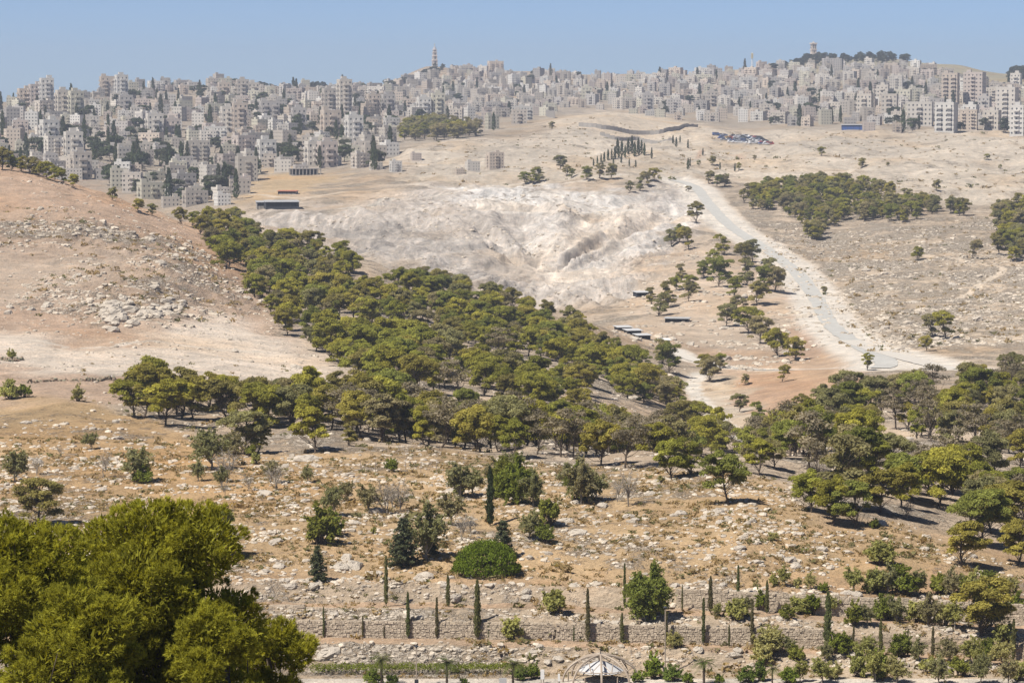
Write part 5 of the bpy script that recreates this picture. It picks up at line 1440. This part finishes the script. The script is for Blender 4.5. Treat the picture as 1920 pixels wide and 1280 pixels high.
# stone walls of the terraces
stone_meshes = []
for k in range(8):
    r_ = np.random.default_rng(600 + k)
    V_ = np.array([(x, y, z) for z in (-.5, .5) for y in (-.5, .5) for x in (-.5, .5)], float)
    V_ += r_.normal(size=V_.shape) * .055
    V_[:, 1] *= 1.0
    me = mesh_np('stone', V_, [(0, 2, 3, 1), (4, 5, 7, 6), (0, 1, 5, 4), (1, 3, 7, 5), (3, 2, 6, 7), (2, 0, 4, 6)], np.full(8, r_.uniform(.88, 1.1)))
    me.materials.append(M['stone']); stone_meshes.append(me)
SARR = [mesh_arrays(m_) for m_ in stone_meshes]
def stone_wall(name, u0, u1, Dw, vb, vt, label, stone=.23, course=.155, parts=300, cat='wall', gap=()):
    """coursed rubble wall along the foot of a terrace; vb, vt: photo rows of foot and top at both ends"""
    r_ = np.random.default_rng(int(u0))
    n_ = max(2, int((u1 - u0) / 30))
    us = np.linspace(u0, u1, n_ + 1)
    bot = np.array([unproj(u, np.interp(u, [u0, u1], vb), Dw) for u in us]); top = np.array([unproj(u, np.interp(u, [u0, u1], vt), Dw) for u in us])
    root = tag(thing(name, bot[0], 0, label, cat), kind='thing')
    bk = Q(); o = bot[0]
    for k in range(n_):
        a, b, ta, tb = bot[k] - o, bot[k + 1] - o, top[k] - o, top[k + 1] - o
        d = np.array([0, .30, 0]); f = np.array([0, .06, 0]); dn = np.array([0, 0, .25])
        V_ = [a + f - dn, b + f - dn, b + d - dn, a + d - dn, ta + f, tb + f, tb + d, ta + d]
        bk.add(V_, [(0,3,2,1),(4,5,6,7),(0,1,5,4),(1,2,6,5),(2,3,7,6),(3,0,4,7)])
    part('backing', bk, 'mortar', root)
    X0, X1 = bot[0][0], bot[-1][0]
    stones = []
    zmin = bot[:, 2].min(); zmax = top[:, 2].max()
    z = zmin - .1
    while z < zmax:
        hh = course * r_.uniform(.8, 1.25)
        x = X0 + r_.uniform(0, .3)
        while x < X1:
            ww = stone * r_.uniform(.6, 1.5)
            xc, zc_ = x + ww / 2, z + hh / 2
            zb = np.interp(xc, bot[:, 0], bot[:, 2]); zt = np.interp(xc, top[:, 0], top[:, 2])
            if zb - .1 < zc_ < zt + r_.uniform(-.05, .12):
                stones.append((ww * hh, xc, zc_ + r_.normal() * .012, ww - .018, hh - .016, r_.uniform(.17, .22)))
            x += ww
        z += hh
    stones.sort(reverse=True)
    ms = Mass()
    for k, (ar, x, zc_, w_, h_, dd) in enumerate(stones):
        loc = (x - o[0], r_.uniform(.02, .07) + 0.04, zc_ - o[2])
        if k < parts:
            st = link('stone', stone_meshes[k % 8], None, root, loc, (r_.normal() * .04, r_.normal() * .05, r_.normal() * .06), (w_, dd, h_))
        else:
            v, f, t_ = SARR[k % 8]
            ms.cv.append(v * np.array([w_, dd, h_], np.float32) + np.array(loc, np.float32)); ms.cf.append(f + ms.cn); ms.ct.append(t_ * r_.uniform(.85, 1.1)); ms.cn += len(v)
    if ms.cn:
        tag(ms.build('small_stones', M['stone'], parent=root), kind='stuff')
    return root
stone_wall('terrace_wall', 505, 1035, 214.30, (1194, 1200), (1162, 1168), 'pale coursed stone retaining wall behind the row of thin cypresses', parts=300)
stone_wall('terrace_wall', 1042, 1560, 214.30, (1200, 1214), (1169, 1180), 'pale coursed stone retaining wall continuing towards the bushy terrace end', parts=300)
stone_wall('kerb_wall', 465, 1920, 216.75, (1140, 1185), (1135, 1179), 'thin pale stone kerb line running along the terrace edge', .6, .2, 300, 'kerb')
stone_wall('upper_wall', 1268, 1925, 219.9, (1136, 1168), (1104, 1134), 'upper weathered stone wall behind the terrace bushes', .30, .2, 300)
def dry_wall(pix, label, dmin=300, hgt=.6):
    P = spline(pix, 14, dmin); q = Q(); o = np.array([P[0][0], P[0][1], float(H(P[0][0], P[0][1]))]); r_ = np.random.default_rng(3)
    root = tag(thing('dry_stone_wall', o, 0, label, 'wall'), kind='thing'); ms = Mass()
    d = np.r_[0, np.cumsum(np.linalg.norm(np.diff(P[:, :2], axis=0), axis=1))]
    for s_ in np.arange(0, d[-1], .32):
        x, y = np.interp(s_, d, P[:, 0]), np.interp(s_, d, P[:, 1])
        for lay in range(3):
            if lay == 2 and r_.random() < .5: continue
            k = int(r_.integers(6)); ms.add(SROCK[k], x - o[0] + r_.normal() * .1, y - o[1] + r_.normal() * .12, float(H(x, y)) - o[2] + .1 + lay * hgt / 3, r_.uniform(.17, .27), r_.uniform(0, 6), (.85 * r_.uniform(.8, 1.15), .78, .68))
    tag(ms.build('stones', M['rock'], parent=root), kind='stuff')
dry_wall([(55,717),(110,714),(160,714),(215,712)], 'low tumbled dry stone wall along the brown field')
dry_wall([(-5,672),(20,674),(44,671)], 'short dry stone terrace edge under the lone bush')
# wire fence on the slope
fp = spline([(676,884),(760,882),(850,884),(958,886)], 6, 240)
root = thing('wire_fence', fp[0], 0, 'faint wire fence with thin posts crossing the stony slope', 'fence'); o = fp[0]
tops = []
for k in range(0, len(fp), 2):
    p = fp[k]; z = float(H(p[0], p[1])); pq = Q(); pq.bar((p[0] - o[0], p[1] - o[1], z - o[2] - .3), (p[0] - o[0], p[1] - o[1], z - o[2] + 1.0), .03)
    part('post', pq, 'steel', root); tops.append(np.array([p[0] - o[0], p[1] - o[1], z - o[2]]))
for h_ in (.35, .65, .95):
    wq = Q(); wq.tube([t_ + np.array([0, 0, h_]) for t_ in tops], [.008] * len(tops), 3, caps=False); part('wire', wq, 'steel', root)

# ------------------------------------------------------------------ domed steel frame, lamps, signs
Dd = 206.0
xb, yb, zt_ = unproj(1126, 1227, Dd); base_z = float(H(xb, yb)) 
Rx = 73 * Dd / F; Hd = zt_ - base_z
root = thing('domed_frame', (xb, yb, base_z), 0, 'rounded dome frame of brown steel arches over a white canopy', 'pavilion')
def arch(q, a, rr_, hh, rad, off=(0, 0)):
    t_ = np.linspace(0, pi, 25)
    q.tube([(rr_ * cos(x) * cos(a) + off[0], rr_ * cos(x) * sin(a) + off[1], hh * sin(x)) for x in t_], [rad] * 25, 6)
for a, off in ((.18, (0, 0)), (pi - .75, (0, 0)), (.75, (0, 0)), (pi / 2, (0, 0))):
    q = Q(); arch(q, a, Rx, Hd, .085, off); part('arch', q, 'steel', root)
for k in range(10):
    a = k * 2 * pi / 10; b = (k + 1) * 2 * pi / 10; q = Q(); e0, e1 = .55, 1.0
    pt = lambda az, el: np.array([Rx * cos(el) * cos(az), Rx * cos(el) * sin(az), Hd * sin(el)])
    q.bar(pt(a, e0), pt((a + b) / 2, e1), .035); q.bar(pt((a + b) / 2, e1), pt(b, e0), .035); q.bar(pt(a, e0), pt(b, e0), .035)
    part('strut', q, 'steel', root)
q = Q(); n_ = 8
for k in range(6):
    a0, a1 = k * pi / 3, (k + 1) * pi / 3
    for j in range(4):
        f0, f1 = j / 4, (j + 1) / 4
        g = lambda az, f: (Rx * .62 * f * cos(az), Rx * .62 * f * sin(az), Hd * (.80 - .40 * f ** 1.5) - .05 * sin(f * pi))
        am = (a0 + a1) / 2
        q.add([g(a0, f0), g(a0, f1), g(am, f1), g(am, f0)], [(0, 1, 2, 3)]); q.add([g(am, f0), g(am, f1), g(a1, f1), g(a1, f0)], [(0, 1, 2, 3)])
part('canopy', q, 'canvas', root, True)
for k in range(6):
    a = k * pi / 3; q = Q(); q.bar((Rx * .84 * cos(a), Rx * .84 * sin(a), -.3), (Rx * .84 * cos(a), Rx * .84 * sin(a), Hd * .34), .05); part('post', q, 'steel', root)
q = Q(); q.bar((0, 0, Hd - .1), (0, 0, Hd + .45), .03); part('finial', q, 'dark', root)
def lamp_post(u, v0, v1, label):
    p, m0 = at_px(u, v0)
    h_ = (v0 - v1) * m0
    root = thing('lamp_post', p, 0, label, 'street lamp', 'lamp posts of the garden')
    q = Q(); q.tube([(0, 0, -.3), (0, 0, h_ * .5), (0, 0, h_)], [.055, .045, .035], 8); part('pole', q, 'steel', root)
    q = Q(); q.box(-.14, .14, -.14, .14, -.2, .45); part('base', q, 'dark', root)
    q = Q(); q.tube([(0, 0, h_), (0, 0, h_ + .12), (0, 0, h_ + .2)], [.05, .16, .06], 8); part('lamp_head', q, 'dark', root)
lamp_post(1247, 1262, 1138, 'tall thin lamp post below the weeping pepper tree')
lamp_post(781, 1285, 1212, 'short thin lamp post beside a small palm')
def sign(u, v, w, h_, mat, label):
    p, m0 = at_px(u, v)
    root = thing('sign', p, .1, label, 'sign'); q = Q(); q.box(-w * m0 / 2, w * m0 / 2, -.04, .04, h_ * m0 * .3, h_ * m0); part('panel', q, mat, root)
    q = Q()
    for s_ in (-1, 1): q.bar((s_ * w * m0 * .35, .06, -.3), (s_ * w * m0 * .35, .06, h_ * m0 * .9), .03)
    part('posts', q, 'steel', root)
sign(1017, 1280, 7, 26, 'white', 'narrow blank white sign board left of the domed frame')
sign(1048, 1282, 4, 20, 'white', 'thin white marker board close to the domed frame')
sign(943, 1286, 14, 16, 'canvas', 'small pale board at the hedge foot near a palm')

# ------------------------------------------------------------------ the pine close to the camera
def near_pine(seed, h, crown_r, crown_lo, n_cl, shoots, lobes=9):
    """pine crown close by: big uneven lobes, each of many brush-like shoots of long needles"""
    r_ = np.random.default_rng(seed)
    wood = Q(); NV, NT = [], []
    stem = bent((0, 0, -.4), (r_.normal() * .2, r_.normal() * .2, h * .9), r_, .04, 9)
    wood.tube(stem, np.linspace(.2, .05, 9), 10)
    lob = [(np.array([0, 0, h - crown_r * .36]), crown_r * .38)]
    for k in range(lobes - 1):
        f = (k + 1) / (lobes - 1); a = k * 2.399 + r_.uniform(-.4, .4)
        z = h - crown_r * .3 - (h - crown_lo) * f ** .9 * r_.uniform(.75, 1.1)
        rho = crown_r * min(1.0, .40 + .8 * f) * r_.uniform(.66, .86)
        lob.append((np.array([rho * cos(a), rho * sin(a), z]), crown_r * r_.uniform(.28, .44)))
    for k in range(n_cl):
        lc, lr = lob[k % len(lob)]
        d0 = unit(r_.normal(size=3) + np.array([0, -.25, .40]))
        c = lc + d0 * lr * r_.uniform(.62, 1.0) * np.array([1, 1, .85])
        R_ = r_.uniform(.12, .20)
        i0 = min(int(np.clip(c[2] / h - .2, .05, .95) * 8), 7)
        if k % 9 == 0: wood.tube(bent(stem[i0], c, r_, .08, 4), np.linspace(.03, .008, 4), 4, caps=False)
        d = unit(r_.normal(size=(shoots, 3)) * .75 + d0 * .7 + np.array([0, 0, .25]))
        p = c + d * R_ * r_.uniform(.5, 1.0, shoots)[:, None]
        ax = unit(d * .6 + d0 * .5 + np.array([0, 0, .5]) + r_.normal(size=(shoots, 3)) * .15)
        ln = r_.uniform(.05, .11, shoots)
        tn = r_.uniform(.72, 1.22) * r_.uniform(.65, 1.35, shoots)
        K = 24
        s_ = r_.uniform(0, 1, (shoots, K))[..., None]
        b = p[:, None] + ax[:, None] * ln[:, None, None] * s_
        dirn = unit(ax[:, None] * .85 + r_.normal(size=(shoots, K, 3)) * .55)
        nl = (.06 + .05 * r_.random((shoots, K)))[..., None]
        side = unit(np.cross(dirn, r_.normal(size=(shoots, K, 3)))) * .0078
        tri = np.stack([b - side, b + side, b + dirn * nl], 2)
        NV.append(tri.reshape(-1, 3)); NT.append(np.repeat(tn, K * 3) * r_.uniform(.85, 1.15, shoots * K * 3))
    for lc, lr in lob:                       # wider filler needles in a darker green inside each lobe
        n_ = int(2600 * lr * lr)
        d = unit(r_.normal(size=(n_, 3)))
        b = lc + d * lr * (r_.random(n_)[:, None] ** .4) * np.array([.92, .92, .78])
        ax = unit(d + np.array([0, 0, .5]) + r_.normal(size=(n_, 3)) * .7)
        sd_ = unit(np.cross(ax, r_.normal(size=(n_, 3)))) * .03
        tri = np.stack([b - sd_, b + sd_, b + ax * .16], 1)
        NV.append(tri.reshape(-1, 3)); NT.append(np.repeat(r_.uniform(.55, .9, n_), 3))
    NV = np.concatenate(NV); NT = np.concatenate(NT)
    return wood, NV, NT
PINEC = (.345, .335, .044)
for k, (u, D_, vtop, R_, lo, ncl, sh, lb, label) in enumerate(((285, 60, 928, 2.5, .40, 900, 15, 24, 'large bright green pine filling the lower left corner'),
        (20, 57, 965, 2.0, .40, 620, 15, 18, 'bright green pine cut by the frame edge beside the large foreground pine'),
        (515, 63, 1165, 1.2, .42, 300, 15, 14, 'smaller bushy pine low beside the large foreground pine'),
        (150, 55, 1090, 1.7, .42, 420, 15, 20, 'low pine crown spreading along the bottom edge'),
        (390, 57, 1140, 1.4, .42, 300, 15, 16, 'low rounded pine crown below the large foreground pine'))):
    x, y, zt_ = [float(c) for c in unproj(u, vtop, D_)]
    zb = float(H(x, y)); h_ = zt_ - zb
    wq, nv, ntint = near_pine(800 + k, h_, R_, h_ * lo, ncl, sh, lb)
    root = thing('foreground_pine', (x, y, zb), 0, label, 'tree', 'pines in front of the camera')
    part('trunk', wq, 'bark', root, True)
    cm = mesh_np('needles', nv, np.arange(len(nv)).reshape(-1, 3), ntint); cm.materials.append(M['leaf'])
    link('crown', cm, None, root, color=PINEC)

settle_labels()

# ------------------------------------------------------------------ the hazy air
hz = Q(); hz.box(-2900, 2900, -60, 5600, float(HG.min()) - 1.5, float(HG.max()) + 60)
hm, nt, out = new_mat('haze')
pv = N(nt, 'ShaderNodeVolumePrincipled'); pv.inputs['Color'].default_value = (.82, .88, 1.0, 1); pv.inputs['Density'].default_value = .00015; pv.inputs['Anisotropy'].default_value = .2
L(nt, pv.outputs[0], out.inputs['Volume'])
haze = tag(link('haze', hz.mesh('haze'), hm), 'thin bluish haze over the whole valley', 'haze', kind='stuff')
